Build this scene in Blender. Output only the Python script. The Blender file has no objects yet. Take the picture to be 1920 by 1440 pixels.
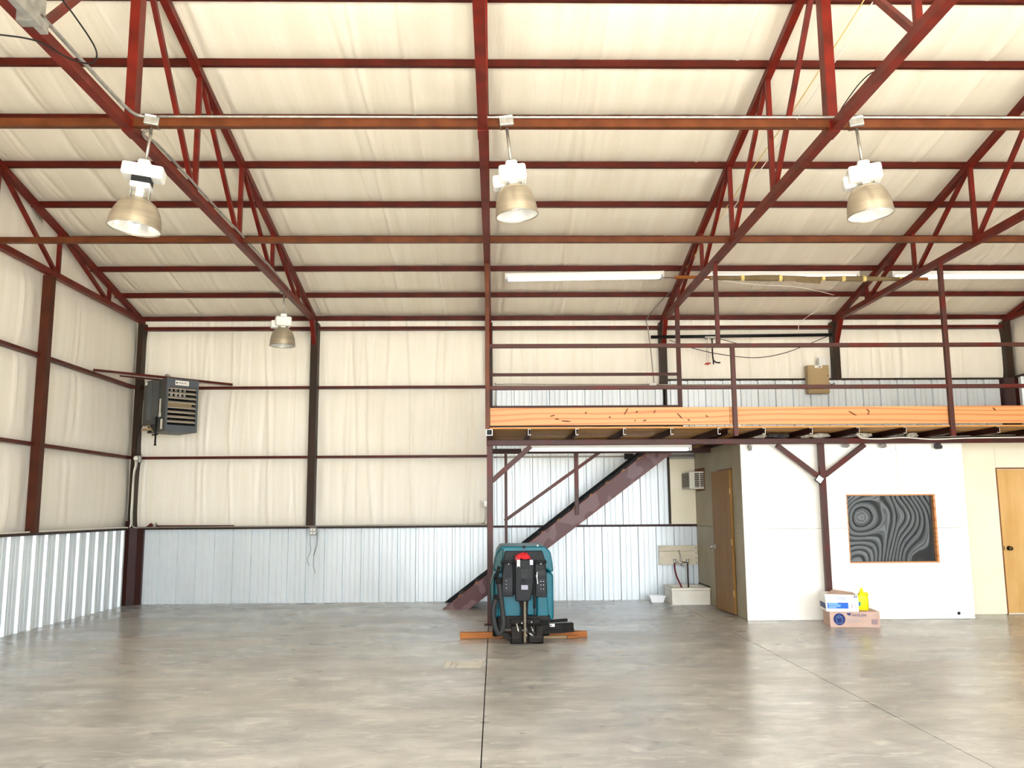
import bpy, bmesh, math, random
from mathutils import Vector, Matrix, noise

# ------------------------------------------------------------------ camera, light, exposure
scene = bpy.context.scene
col = scene.collection
EYE = 1.514
F_PX, PITCH, YAW, ROLL = 1632.5, 0.142681, 0.0203998, 0.0071047
cam_d = bpy.data.cameras.new('camera')
cam_d.sensor_fit = 'HORIZONTAL'; cam_d.sensor_width = 36.0
cam_d.lens = 36.0 * F_PX / 1920.0
cam_d.clip_start = 0.05; cam_d.clip_end = 500
cam = bpy.data.objects.new('camera', cam_d); col.objects.link(cam)
cp, sp, cy, sy = math.cos(PITCH), math.sin(PITCH), math.cos(YAW), math.sin(YAW)
fwd = Vector((sy * cp, cy * cp, sp)); right = Vector((cy, -sy, 0)); down = fwd.cross(right)
cr, sr = math.cos(ROLL), math.sin(ROLL)
r2 = right * cr + down * sr; d2 = down * cr - right * sr
m = Matrix(((r2.x, -d2.x, -fwd.x, 0), (r2.y, -d2.y, -fwd.y, 0), (r2.z, -d2.z, -fwd.z, EYE), (0, 0, 0, 1)))
cam.matrix_world = m
scene.camera = cam

SKY_STRENGTH = 1.0
world = bpy.data.worlds.new('world'); scene.world = world
world.use_nodes = True
wn = world.node_tree.nodes; wl = world.node_tree.links
wn.clear()
wo = wn.new('ShaderNodeOutputWorld'); wb = wn.new('ShaderNodeBackground')
wb.inputs['Color'].default_value = (0.86, 0.93, 1.0, 1)
wb.inputs['Strength'].default_value = 3.2 * SKY_STRENGTH
wl.new(wb.outputs[0], wo.inputs[0])

sun_d = bpy.data.lights.new('sun', 'SUN'); sun_d.energy = 17.0; sun_d.angle = 0.02
sun_d.color = (1.0, 0.965, 0.92)
sun = bpy.data.objects.new('sun', sun_d); col.objects.link(sun)
sun.rotation_euler = (math.radians(30), 0, math.radians(8))      # high sun shining in through the open doors

scene.view_settings.view_transform = 'Standard'
scene.view_settings.look = 'None'
scene.view_settings.exposure = 2.2
scene.view_settings.gamma = 1.0
scene.view_settings.use_curve_mapping = False
scene.cycles.max_bounces = 12
scene.cycles.diffuse_bounces = 8
scene.cycles.sample_clamp_indirect = 8.0
scene.cycles.use_denoising = True

# ------------------------------------------------------------------ constants of the place (metres)
XL, XR = -6.09, 9.02             # inner faces of the side walls
YB, YF = 14.85, -0.75            # inner faces of the back and front walls
RIDGE_Y = 7.11
TRX = [-6.04, -3.09, -0.09, 2.93, 5.95, 8.96]
SLOPE = 0.217
def zp(y):                        # underside of the purlins
    return 4.80 + SLOPE * (14.75 - y) if y >= RIDGE_Y else 4.80 + SLOPE * (14.75 - (2 * RIDGE_Y - y))
RL = 1.22                         # top of the metal wainscot
DECK_Y = 11.1                     # front edge of the mezzanine
BEAM_Y = 11.85

# ------------------------------------------------------------------ helpers
def lin(h):
    h = h.lstrip('#')
    out = []
    for i in (0, 2, 4):
        v = int(h[i:i + 2], 16) / 255
        out.append(v / 12.92 if v <= 0.04045 else ((v + 0.055) / 1.055) ** 2.4)
    return tuple(out) + (1.0,)

def mat(name, c1, c2=None, scale=6.0, rough=0.5, metal=0.0, bump=0.0, bscale=40.0, stretch=(1, 1, 1), detail=4.0,
        lo=0.35, hi=0.65, spec=0.22, rough2=None, world_pos=False, emit=None):
    M = bpy.data.materials.new(name); M.use_nodes = True
    nt = M.node_tree; b = nt.nodes['Principled BSDF']
    b.inputs['Roughness'].default_value = rough; b.inputs['Metallic'].default_value = metal
    b.inputs['Specular IOR Level'].default_value = spec
    c1 = lin(c1) if isinstance(c1, str) else c1
    b.inputs['Base Color'].default_value = c1
    if c2 or bump:
        if world_pos:
            tc = nt.nodes.new('ShaderNodeNewGeometry'); src = tc.outputs['Position']
        else:
            tc = nt.nodes.new('ShaderNodeTexCoord'); src = tc.outputs['Object']
        mp = nt.nodes.new('ShaderNodeMapping'); mp.inputs['Scale'].default_value = stretch
        nt.links.new(src, mp.inputs[0])
    if c2:
        c2 = lin(c2) if isinstance(c2, str) else c2
        n = nt.nodes.new('ShaderNodeTexNoise'); n.inputs['Scale'].default_value = scale; n.inputs['Detail'].default_value = detail
        r = nt.nodes.new('ShaderNodeValToRGB')
        r.color_ramp.elements[0].position = lo; r.color_ramp.elements[0].color = c1
        r.color_ramp.elements[1].position = hi; r.color_ramp.elements[1].color = c2
        nt.links.new(mp.outputs[0], n.inputs['Vector']); nt.links.new(n.outputs['Fac'], r.inputs[0])
        nt.links.new(r.outputs[0], b.inputs['Base Color'])
        if rough2 is not None:
            mr = nt.nodes.new('ShaderNodeMapRange'); mr.inputs['To Min'].default_value = rough; mr.inputs['To Max'].default_value = rough2
            mr.inputs['From Min'].default_value = 0.3; mr.inputs['From Max'].default_value = 0.7
            nt.links.new(n.outputs['Fac'], mr.inputs['Value']); nt.links.new(mr.outputs[0], b.inputs['Roughness'])
    if bump:
        n2 = nt.nodes.new('ShaderNodeTexNoise'); n2.inputs['Scale'].default_value = bscale; n2.inputs['Detail'].default_value = 3
        bp = nt.nodes.new('ShaderNodeBump'); bp.inputs['Strength'].default_value = bump; bp.inputs['Distance'].default_value = 0.01
        nt.links.new(mp.outputs[0], n2.inputs['Vector']); nt.links.new(n2.outputs['Fac'], bp.inputs['Height'])
        nt.links.new(bp.outputs[0], b.inputs['Normal'])
    return M

M = {}
M['red'] = mat('red_oxide_steel', '#6a1a0f', '#4f120a', 5, 0.42, bump=0.1)
M['purlin'] = mat('dark_red_steel', '#52170c', '#411007', 4, 0.45)
M['brown'] = mat('brown_primer_steel', '#5d3016', '#4a220c', 5, 0.42)
M['mezz'] = mat('maroon_worn_steel', '#45241e', '#53150d', 1.7, 0.4, lo=0.52, hi=0.62, detail=2)
M['stair'] = mat('maroon_patched_steel', '#5f3c3d', '#470b05', 3.4, 0.28, lo=0.48, hi=0.51, detail=1)
M['column'] = mat('dark_brown_steel', '#2c2318', '#352318', 4, 0.5)
M['maroon'] = mat('dark_maroon_trim', '#330d07', '#280a05', 3, 0.45)
M['insul'] = mat('cream_vinyl_facing', '#eee9dd', '#e9e3d4', 1.3, 0.45, bump=0.35, bscale=14, stretch=(6, 6, 0.35), spec=0.35)
M['insulc'] = mat('cream_vinyl_roof_facing', '#eae3d3', '#e3dbc9', 1.1, 0.45, bump=0.35, bscale=14, stretch=(6, 0.3, 0.6), spec=0.35)
M['liner'] = mat('white_painted_sheet', '#d9e0e4', '#d0d8dc', 2.0, 0.34, spec=0.4, metal=0.15, stretch=(1, 1, 0.2))
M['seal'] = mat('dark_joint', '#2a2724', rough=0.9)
M['frp'] = mat('white_board', '#f4f2ec', '#efece3', 2, 0.4)
M['creamboard'] = mat('cream_painted_board', '#f0e9d3', '#ebe3ca', 2, 0.5)
M['tanboard'] = mat('beige_painted_board', '#a99f86', '#9f947a', 2, 0.5)
M['door'] = mat('tan_door_veneer', '#8b6534', '#7e5a28', 3, 0.45, stretch=(3, 3, 0.3))
M['plydoor'] = mat('plywood_door_veneer', '#d9b074', '#c79a58', 2.2, 0.45, stretch=(2.2, 2.2, 0.45))
M['jamb'] = mat('door_jamb_wood', '#8a5a35', '#74492a', 6, 0.5)
def pine():
    m = bpy.data.materials.new('pine_board'); m.use_nodes = True
    nt = m.node_tree; b = nt.nodes['Principled BSDF']; b.inputs['Roughness'].default_value = 0.5
    g = nt.nodes.new('ShaderNodeNewGeometry'); mp = nt.nodes.new('ShaderNodeMapping'); mp.inputs['Scale'].default_value = (0.28, 1, 3.2)
    nt.links.new(g.outputs['Position'], mp.inputs[0])
    w = nt.nodes.new('ShaderNodeTexWave'); w.wave_type = 'BANDS'; w.bands_direction = 'Z'
    w.inputs['Scale'].default_value = 1.1; w.inputs['Distortion'].default_value = 16.0; w.inputs['Detail'].default_value = 2.0; w.inputs['Detail Scale'].default_value = 0.7
    nt.links.new(mp.outputs[0], w.inputs['Vector'])
    rp = nt.nodes.new('ShaderNodeValToRGB')
    rp.color_ramp.elements[0].position = 0.0; rp.color_ramp.elements[0].color = lin('#b16a38')
    rp.color_ramp.elements[1].position = 0.45; rp.color_ramp.elements[1].color = lin('#c68a52')
    nt.links.new(w.outputs['Fac'], rp.inputs[0]); nt.links.new(rp.outputs[0], b.inputs['Base Color'])
    return m
M['pine'] = pine()
M['knot'] = mat('pine_knot', '#5a2a10', '#71380f', 20, 0.5)
M['ply'] = mat('plywood_sheet', '#b98a4c', '#8d6433', 2.0, 0.6, stretch=(0.6, 3, 3), lo=0.4, hi=0.7)
M['plyedge'] = mat('plywood_edge', '#c08a4c', '#a8733a', 12, 0.6, stretch=(0.3, 1, 12))
M['timber'] = mat('orange_timber', '#a5652f', '#8a4f20', 3, 0.6, stretch=(0.5, 5, 5))
M['paletimber'] = mat('pale_timber', '#a38a68', '#8f7452', 3, 0.6, stretch=(0.5, 5, 5))
M['galv'] = mat('galvanised_steel', '#a9a8a2', '#8f8e88', 14, 0.4, metal=0.6)
M['conduit'] = mat('galvanised_conduit', '#9b978e', rough=0.35, metal=0.7)
M['white'] = mat('white_enamel', '#dededa', rough=0.35)
M['tube'] = mat('fluorescent_tube', '#f7f7f4', rough=0.25)
M['tube'].node_tree.nodes['Principled BSDF'].inputs['Emission Color'].default_value = (1, 0.98, 0.95, 1)
M['tube'].node_tree.nodes['Principled BSDF'].inputs['Emission Strength'].default_value = 0.5
M['black'] = mat('black_plastic', '#141415', '#1d1d1f', 8, 0.45)
M['charcoal'] = mat('charcoal_plastic', '#1b1d20', '#151618', 5, 0.55)
M['rubber'] = mat('black_rubber', '#121110', '#1c1a18', 10, 0.75)
M['grime'] = mat('grimy_dark_metal', '#191614', '#26221f', 9, 0.6, metal=0.3)
M['chrome'] = mat('chrome', '#d8d8d6', rough=0.12, metal=1.0)
M['steel'] = mat('bare_steel', '#b4b2ad', rough=0.3, metal=0.9)
M['teal'] = mat('teal_plastic', '#06606f', '#055462', 3, 0.35)
M['tealdark'] = mat('teal_green_plastic', '#0f403f', '#0b3434', 3, 0.4)
M['rag'] = mat('red_cloth', '#c02b31', '#ad2026', 9, 0.9, bump=0.3, bscale=60)
M['heater'] = mat('grey_heater_enamel', '#4c4d4a', '#454643', 3, 0.4)
M['heaterblue'] = mat('blue_grey_enamel', '#53595e', rough=0.4)
M['louver'] = mat('louvre_slat', '#a59c8c', rough=0.45)
M['exchanger'] = mat('heat_exchanger_tube', '#c9c4bf', rough=0.3, metal=0.5)
M['sticker'] = mat('white_sticker', '#e9e6dc', rough=0.6)
M['ink'] = mat('black_ink', '#16181c', rough=0.6)
M['blueink'] = mat('blue_print', '#2261c4', rough=0.5)
M['navyink'] = mat('navy_print', '#1d2a66', rough=0.5)
M['greyink'] = mat('grey_print', '#9a9aa6', rough=0.6)
M['cyanink'] = mat('pale_blue_print', '#8fbfe6', rough=0.6)
M['whiteink'] = mat('white_print', '#e9f0ff', rough=0.5)
M['carton'] = mat('brown_cardboard', '#c6aa9d', '#bd9f90', 5, 0.75)
M['whitecarton'] = mat('white_carton', '#f3f3f3', '#ecebe8', 4, 0.6)
M['yellow'] = mat('yellow_plastic', '#d9d01c', rough=0.35)
M['yellowcap'] = mat('yellow_cap', '#f0e832', rough=0.4)
M['bluelabel'] = mat('blue_label', '#2f7fa6', rough=0.5)
M['porcelain'] = mat('white_moulded_stone', '#e8e4da', '#dcd6c8', 4, 0.4)
M['tub'] = mat('white_plastic_tub', '#f0f2f4', rough=0.4)
M['planks'] = mat('white_painted_plank', '#d9d2bf', '#cdc3aa', 4, 0.55)
M['hosered'] = mat('red_rubber_hose', '#6d1420', rough=0.5)
M['hosedark'] = mat('dark_hose', '#3b2024', rough=0.5)
M['accream'] = mat('air_conditioner_shell', '#d8d3c6', rough=0.5)
M['acgrille'] = mat('air_conditioner_grille', '#5b5348', '#463f37', 60, 0.6)
M['paper'] = mat('brown_wrapping_paper', '#7a6a4d', '#6b5b40', 4, 0.8)
M['tape'] = mat('yellow_tape', '#d9c47e', rough=0.5)
M['bagwhite'] = mat('white_crumpled_plastic', '#d9d4c8', '#a59d90', 14, 0.4)
M['bagdark'] = mat('dark_crumpled_plastic', '#2b282a', '#56504f', 12, 0.4)
M['bagclear'] = mat('grey_crumpled_plastic', '#9a948e', '#6d6763', 14, 0.35)
M['cablewhite'] = mat('white_cable', '#e6e2d8', rough=0.5)
M['wire'] = mat('black_wire', '#1a1817', rough=0.6)
M['panelbox'] = mat('tan_enamel', '#a8926c', '#a08a64', 3, 0.4)
M['redplastic'] = mat('red_plastic', '#a8201c', rough=0.4)
M['bulb'] = mat('clear_bulb_glass', '#dfe0de', rough=0.08, spec=0.8)
M['pink'] = mat('pink_ceramic', '#c98f7e', '#e6d9cf', 30, 0.5)
M['residue'] = mat('pale_residue', '#d3d0c8', '#c3c0b7', 9, 0.6)
M['ground'] = mat('outdoor_concrete', '#c4beb2', '#b5afa4', 0.6, 0.8, world_pos=True)
M['shell'] = mat('outer_sheet', '#cfd2d0', rough=0.5)

# aluminium reflectors: warm spun metal outside
M['reflector'] = mat('spun_aluminium', '#bfb4a0', '#aea491', 5, 0.3, metal=0.75, stretch=(0.4, 0.4, 6))
M['reflin'] = mat('polished_reflector', '#f1f1ee', rough=0.18, metal=0.55)

def concrete():
    m = bpy.data.materials.new('polished_concrete'); m.use_nodes = True
    nt = m.node_tree; b = nt.nodes['Principled BSDF']
    g = nt.nodes.new('ShaderNodeNewGeometry')
    def noi(scale, detail, st=(1, 1, 1), rough=0.55, dist=0.0):
        mp = nt.nodes.new('ShaderNodeMapping'); mp.inputs['Scale'].default_value = st
        nt.links.new(g.outputs['Position'], mp.inputs[0])
        n = nt.nodes.new('ShaderNodeTexNoise'); n.inputs['Scale'].default_value = scale; n.inputs['Detail'].default_value = detail
        n.inputs['Roughness'].default_value = rough; n.inputs['Distortion'].default_value = dist
        nt.links.new(mp.outputs[0], n.inputs['Vector']); return n.outputs['Fac']
    def ramp(src, stops):
        r = nt.nodes.new('ShaderNodeValToRGB'); e = r.color_ramp.elements
        while len(e) < len(stops): e.new(0.5)
        for i, (p, c) in enumerate(stops): e[i].position = p; e[i].color = c
        nt.links.new(src, r.inputs[0]); return r.outputs[0]
    def mix(a, bb, fac, mode='MIX'):
        x = nt.nodes.new('ShaderNodeMix'); x.data_type = 'RGBA'; x.blend_type = mode
        if isinstance(fac, float): x.inputs['Factor'].default_value = fac
        else: nt.links.new(fac, x.inputs['Factor'])
        nt.links.new(a, x.inputs['A']); nt.links.new(bb, x.inputs['B']); return x.outputs['Result']
    base = ramp(noi(0.6, 6, (0.9, 1.2, 1), 0.6, 0.6), [(0.38, lin('#8a8884')), (0.5, lin('#9e9c97')), (0.62, lin('#b3b0aa'))])
    streak = ramp(noi(2.1, 10, (0.7, 1.3, 1), 0.72, 0.15), [(0.39, lin('#7a7875')), (0.50, lin('#9d9b96')), (0.63, lin('#c9c6be'))])
    c = mix(base, streak, 0.62)
    warm = ramp(noi(0.35, 3), [(0.42, lin('#a6a7a8')), (0.62, lin('#aea89d'))])
    c = mix(c, warm, 0.25)
    lightspot = ramp(noi(5.5, 5, (0.5, 1.5, 1), 0.6, 1.0), [(0.57, (0, 0, 0, 1)), (0.68, (1, 1, 1, 1))])
    spot = nt.nodes.new('ShaderNodeRGB'); spot.outputs[0].default_value = lin('#d2cfc6')
    x = nt.nodes.new('ShaderNodeMath'); x.operation = 'MULTIPLY'; x.inputs[1].default_value = 0.55
    nt.links.new(lightspot, x.inputs[0])
    c = mix(c, spot.outputs[0], x.outputs[0])
    darkspot = ramp(noi(1.3, 6, (0.8, 1.3, 1), 0.7, 0.2), [(0.22, (1, 1, 1, 1)), (0.46, (0, 0, 0, 1))])
    dk = nt.nodes.new('ShaderNodeRGB'); dk.outputs[0].default_value = lin('#7d7a74')
    x2 = nt.nodes.new('ShaderNodeMath'); x2.operation = 'MULTIPLY'; x2.inputs[1].default_value = 0.5
    nt.links.new(darkspot, x2.inputs[0])
    c = mix(c, dk.outputs[0], x2.outputs[0])
    nt.links.new(c, b.inputs['Base Color'])
    mr = nt.nodes.new('ShaderNodeMapRange'); mr.inputs['From Min'].default_value = 0.3; mr.inputs['From Max'].default_value = 0.7
    mr.inputs['To Min'].default_value = 0.22; mr.inputs['To Max'].default_value = 0.34
    nt.links.new(noi(0.9, 2, (0.8, 1.2, 1)), mr.inputs['Value']); nt.links.new(mr.outputs[0], b.inputs['Roughness'])
    b.inputs['Specular IOR Level'].default_value = 0.42
    bp = nt.nodes.new('ShaderNodeBump'); bp.inputs['Strength'].default_value = 0.06; bp.inputs['Distance'].default_value = 0.01
    nt.links.new(noi(9, 3), bp.inputs['Height']); nt.links.new(bp.outputs[0], b.inputs['Normal'])
    return m
M['concrete'] = concrete()

def acrylic():
    m = bpy.data.materials.new('dark_glossy_pane'); m.use_nodes = True
    b = m.node_tree.nodes['Principled BSDF']
    b.inputs['Base Color'].default_value = (0.012, 0.014, 0.016, 1); b.inputs['Roughness'].default_value = 0.015
    b.inputs['Specular IOR Level'].default_value = 1.0
    return m
M['pane'] = acrylic()

WM = {}                                            # world matrices of parents

def setp(o, label=None, cat=None, group=None, kind=None):
    if label: o['label'] = label
    if cat: o['category'] = cat
    if group: o['group'] = group
    if kind: o['kind'] = kind
    return o

def thing(name, label, cat, loc=(0, 0, 0), rot=(0, 0, 0), group=None, kind=None):
    o = bpy.data.objects.new(name, None); col.objects.link(o)
    o.empty_display_size = 0.1
    o.location = loc; o.rotation_euler = rot
    from mathutils import Euler
    WM[o.name] = Matrix.Translation(Vector(loc)) @ Euler(rot).to_matrix().to_4x4()
    return setp(o, label, cat, group, kind)

class MB:
    def __init__(s): s.v = []; s.f = []; s.sm = []
    def add(s, vs, fs, smooth=False):
        o = len(s.v); s.v += [Vector(v) for v in vs]
        s.f += [tuple(i + o for i in f) for f in fs]; s.sm += [smooth] * len(fs); return s
    def box(s, lo, hi):
        x0, y0, z0 = lo; x1, y1, z1 = hi
        vs = [(x0, y0, z0), (x1, y0, z0), (x1, y1, z0), (x0, y1, z0), (x0, y0, z1), (x1, y0, z1), (x1, y1, z1), (x0, y1, z1)]
        return s.add(vs, [(0, 3, 2, 1), (4, 5, 6, 7), (0, 1, 5, 4), (1, 2, 6, 5), (2, 3, 7, 6), (3, 0, 4, 7)])
    def bar(s, p0, p1, w, h, side=(1, 0, 0)):
        p0, p1 = Vector(p0), Vector(p1); d = (p1 - p0).normalized(); a = Vector(side)
        a = (a - d * a.dot(d)).normalized(); b = d.cross(a)
        vs = []
        for p in (p0, p1):
            for i, j in ((-1, -1), (1, -1), (1, 1), (-1, 1)): vs.append(p + a * (i * w / 2) + b * (j * h / 2))
        return s.add(vs, [(0, 3, 2, 1), (4, 5, 6, 7), (0, 1, 5, 4), (1, 2, 6, 5), (2, 3, 7, 6), (3, 0, 4, 7)])
    def cyl(s, p0, p1, r, n=12, r1=None, caps=True):
        p0, p1 = Vector(p0), Vector(p1); d = (p1 - p0).normalized()
        a = d.orthogonal().normalized(); b = d.cross(a); r1 = r if r1 is None else r1
        vs = [p0 + (a * math.cos(t) + b * math.sin(t)) * r for t in [2 * math.pi * i / n for i in range(n)]]
        vs += [p1 + (a * math.cos(t) + b * math.sin(t)) * r1 for t in [2 * math.pi * i / n for i in range(n)]]
        s.add(vs, [(i, (i + 1) % n, n + (i + 1) % n, n + i) for i in range(n)], True)
        if caps: s.add(vs[:n], [tuple(range(n))[::-1]]); s.add(vs[n:], [tuple(range(n))])
        return s
    def tube(s, pts, r, n=8, curve=True):
        pts = [Vector(p) for p in pts]
        if curve and len(pts) > 2:
            out = []
            for i in range(len(pts) - 1):
                p0 = pts[max(i - 1, 0)]; p1 = pts[i]; p2 = pts[i + 1]; p3 = pts[min(i + 2, len(pts) - 1)]
                for k in range(6):
                    t = k / 6
                    out.append(0.5 * ((2 * p1) + (-p0 + p2) * t + (2 * p0 - 5 * p1 + 4 * p2 - p3) * t * t + (-p0 + 3 * p1 - 3 * p2 + p3) * t ** 3))
            out.append(pts[-1]); pts = out
        rings = []; a = None
        for i, p in enumerate(pts):
            d = (pts[min(i + 1, len(pts) - 1)] - pts[max(i - 1, 0)]).normalized()
            a = d.orthogonal().normalized() if a is None else (a - d * a.dot(d)).normalized()
            b = d.cross(a)
            rings.append([p + (a * math.cos(2 * math.pi * k / n) + b * math.sin(2 * math.pi * k / n)) * r for k in range(n)])
        vs = [v for rr in rings for v in rr]; fs = []
        for i in range(len(rings) - 1):
            for k in range(n): fs.append((i * n + k, i * n + (k + 1) % n, (i + 1) * n + (k + 1) % n, (i + 1) * n + k))
        s.add(vs, fs, True)
        s.add(rings[0], [tuple(range(n))[::-1]]); s.add(rings[-1], [tuple(range(n))])
        return s
    def lathe(s, prof, c=(0, 0, 0), n=28, closed=False):
        c = Vector(c); vs = []; fs = []
        for r, z in prof:
            for k in range(n):
                t = 2 * math.pi * k / n; vs.append(c + Vector((r * math.cos(t), r * math.sin(t), z)))
        m = len(prof)
        for i in range(m if closed else m - 1):
            for k in range(n):
                j = (i + 1) % m
                fs.append((i * n + k, i * n + (k + 1) % n, j * n + (k + 1) % n, j * n + k))
        return s.add(vs, fs, True)
    def prism(s, poly, axis, a0, a1):
        """poly: 2D outline; axis 'x': poly=(y,z); 'y': poly=(x,z); 'z': poly=(x,y)."""
        def p3(p, a):
            return {'x': (a, p[0], p[1]), 'y': (p[0], a, p[1]), 'z': (p[0], p[1], a)}[axis]
        n = len(poly)
        vs = [p3(p, a0) for p in poly] + [p3(p, a1) for p in poly]
        return s.add(vs, [tuple(range(n)), tuple(range(n, 2 * n))[::-1]] + [(i, n + i, n + (i + 1) % n, (i + 1) % n) for i in range(n)])
    def sphere(s, c, r, n=10, sz=(1, 1, 1)):
        c = Vector(c); vs = []; fs = []; mrow = n // 2 + 1
        for i in range(mrow):
            ph = math.pi * i / (mrow - 1)
            for k in range(n):
                t = 2 * math.pi * k / n
                vs.append(c + Vector((r * sz[0] * math.sin(ph) * math.cos(t), r * sz[1] * math.sin(ph) * math.sin(t), r * sz[2] * math.cos(ph))))
        for i in range(mrow - 1):
            for k in range(n): fs.append((i * n + k, (i + 1) * n + k, (i + 1) * n + (k + 1) % n, i * n + (k + 1) % n))
        return s.add(vs, fs, True)
    def build(s, name, material, parent=None, local=False, bevel=0.0, seg=2, kind=None, label=None, cat=None, group=None):
        me = bpy.data.meshes.new(name)
        vs = s.v
        off = None
        if parent is not None:
            W = WM[parent.name]
            if not local:
                Wi = W.inverted(); vs = [Wi @ v for v in vs]
        elif vs:
            xs = [v.x for v in vs]; ys = [v.y for v in vs]; zs = [v.z for v in vs]
            off = Vector(((min(xs) + max(xs)) / 2, (min(ys) + max(ys)) / 2, min(zs)))
            vs = [v - off for v in vs]
        me.from_pydata([tuple(v) for v in vs], [], s.f)
        me.polygons.foreach_set('use_smooth', s.sm)
        bm = bmesh.new(); bm.from_mesh(me)
        bmesh.ops.remove_doubles(bm, verts=bm.verts, dist=1e-6)
        bmesh.ops.recalc_face_normals(bm, faces=bm.faces)
        if bevel:
            ed = [e for e in bm.edges if len(e.link_faces) == 2 and e.calc_face_angle(0) > 0.5]
            bmesh.ops.bevel(bm, geom=ed, offset=bevel, segments=seg, profile=0.5, affect='EDGES', clamp_overlap=True)
        bm.to_mesh(me); bm.free()
        me.materials.append(material if not isinstance(material, str) else M[material])
        o = bpy.data.objects.new(name, me); col.objects.link(o)
        if parent is not None:
            o.parent = parent; WM[o.name] = WM[parent.name].copy()
        else:
            o.location = off; WM[o.name] = Matrix.Translation(off)
        return setp(o, label, cat, group, kind)

def struct(mb, name, material, **k):
    return mb.build(name, material, kind='structure', **k)

def text(name, body, size, origin, xdir, ydir, material, parent, local=False, align='LEFT', thick=0.0006, xs=1.0):
    cu = bpy.data.curves.new(name, 'FONT'); cu.body = body; cu.size = size; cu.extrude = thick; cu.align_x = align
    cu.resolution_u = 3
    tmp = bpy.data.objects.new(name + '_tmp', cu); col.objects.link(tmp)
    bpy.context.view_layer.update()
    me = bpy.data.meshes.new_from_object(tmp.evaluated_get(bpy.context.evaluated_depsgraph_get()))
    col.objects.unlink(tmp); bpy.data.objects.remove(tmp); bpy.data.curves.remove(cu)
    x = Vector(xdir).normalized(); y = Vector(ydir).normalized(); z = x.cross(y)
    R = Matrix(((x.x * xs, y.x, z.x, origin[0]), (x.y * xs, y.y, z.y, origin[1]), (x.z * xs, y.z, z.z, origin[2]), (0, 0, 0, 1)))
    if not local: R = WM[parent.name].inverted() @ R
    me.transform(R); me.materials.clear(); me.materials.append(M[material])
    o = bpy.data.objects.new(name, me); col.objects.link(o); o.parent = parent; WM[o.name] = WM[parent.name].copy()
    return o

def copy_tree(o, parent=None):
    c = o.copy(); col.objects.link(c); c.parent = parent
    for ch in list(o.children): copy_tree(ch, c)
    return c

# ------------------------------------------------------------------ ground outside, floor
struct(MB().box((-40, -60, -0.3), (45, YF - 0.25, -0.06)), 'ground', 'ground')
floor = struct(MB().box((XL - 0.2, YF - 0.25, -0.2), (XR + 0.2, YB + 0.2, -0.03)), 'floor', 'seal')
G = 0.008
xs_ = [XL - 0.16, -0.09, 2.91, XR + 0.16]
for i in range(3):
    x0, x1 = xs_[i] + G / 2, xs_[i + 1] - G / 2
    ys_ = [YF - 0.25, 10.42, YB + 0.16]
    for j in range(2):
        MB().box((x0, ys_[j] + 0.0006, -0.029), (x1, ys_[j + 1] - 0.0006, 0.0)).build('floor_slab', 'concrete', floor)

# ------------------------------------------------------------------ ribbed metal wall panels
PER = 0.3048
def rib_profile(width, proud=False):
    """(u, depth) outline of trapezoidal grooves every 0.3048 m with two shallow ones between."""
    pts = [(0, 0)]
    u = 0.0
    while u < width - 0.02:
        tab = ((0.014, 0), (0.024, -0.042), (0.060, -0.042), (0.070, 0), (0.140, 0), (0.146, -0.009), (0.158, -0.009), (0.164, 0),
               (0.220, 0), (0.226, -0.009), (0.238, -0.009), (0.244, 0))
        if proud:
            tab = ((0.018, 0), (0.036, 0.036), (0.066, 0.036), (0.084, 0), (0.142, 0), (0.150, 0.006), (0.162, 0.006), (0.170, 0),
                   (0.222, 0), (0.230, 0.006), (0.242, 0.006), (0.250, 0))
        for du, d in tab:
            if u + du < width: pts.append((u + du, d))
        u += PER
    pts.append((width, 0))
    return pts
def rib_panels(parent, origin, udir, ndir, u0, u1, z0, z1, material='liner', proud=False):
    o = Vector(origin); ud = Vector(udir); nd = Vector(ndir)
    u = u0
    while u < u1 - 0.05:
        w = min(0.9144, u1 - u)
        vs = []; fs = []
        pr = rib_profile(w - 0.0015, proud)
        for du, d in pr:
            b = o + ud * (u + du) + nd * d
            vs += [b + Vector((0, 0, z0)), b + Vector((0, 0, z1))]
        for i in range(len(pr) - 1): fs.append((2 * i, 2 * i + 2, 2 * i + 3, 2 * i + 1))
        MB().add(vs, fs).build('metal_panel', material, parent)
        u += 0.9144

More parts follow.
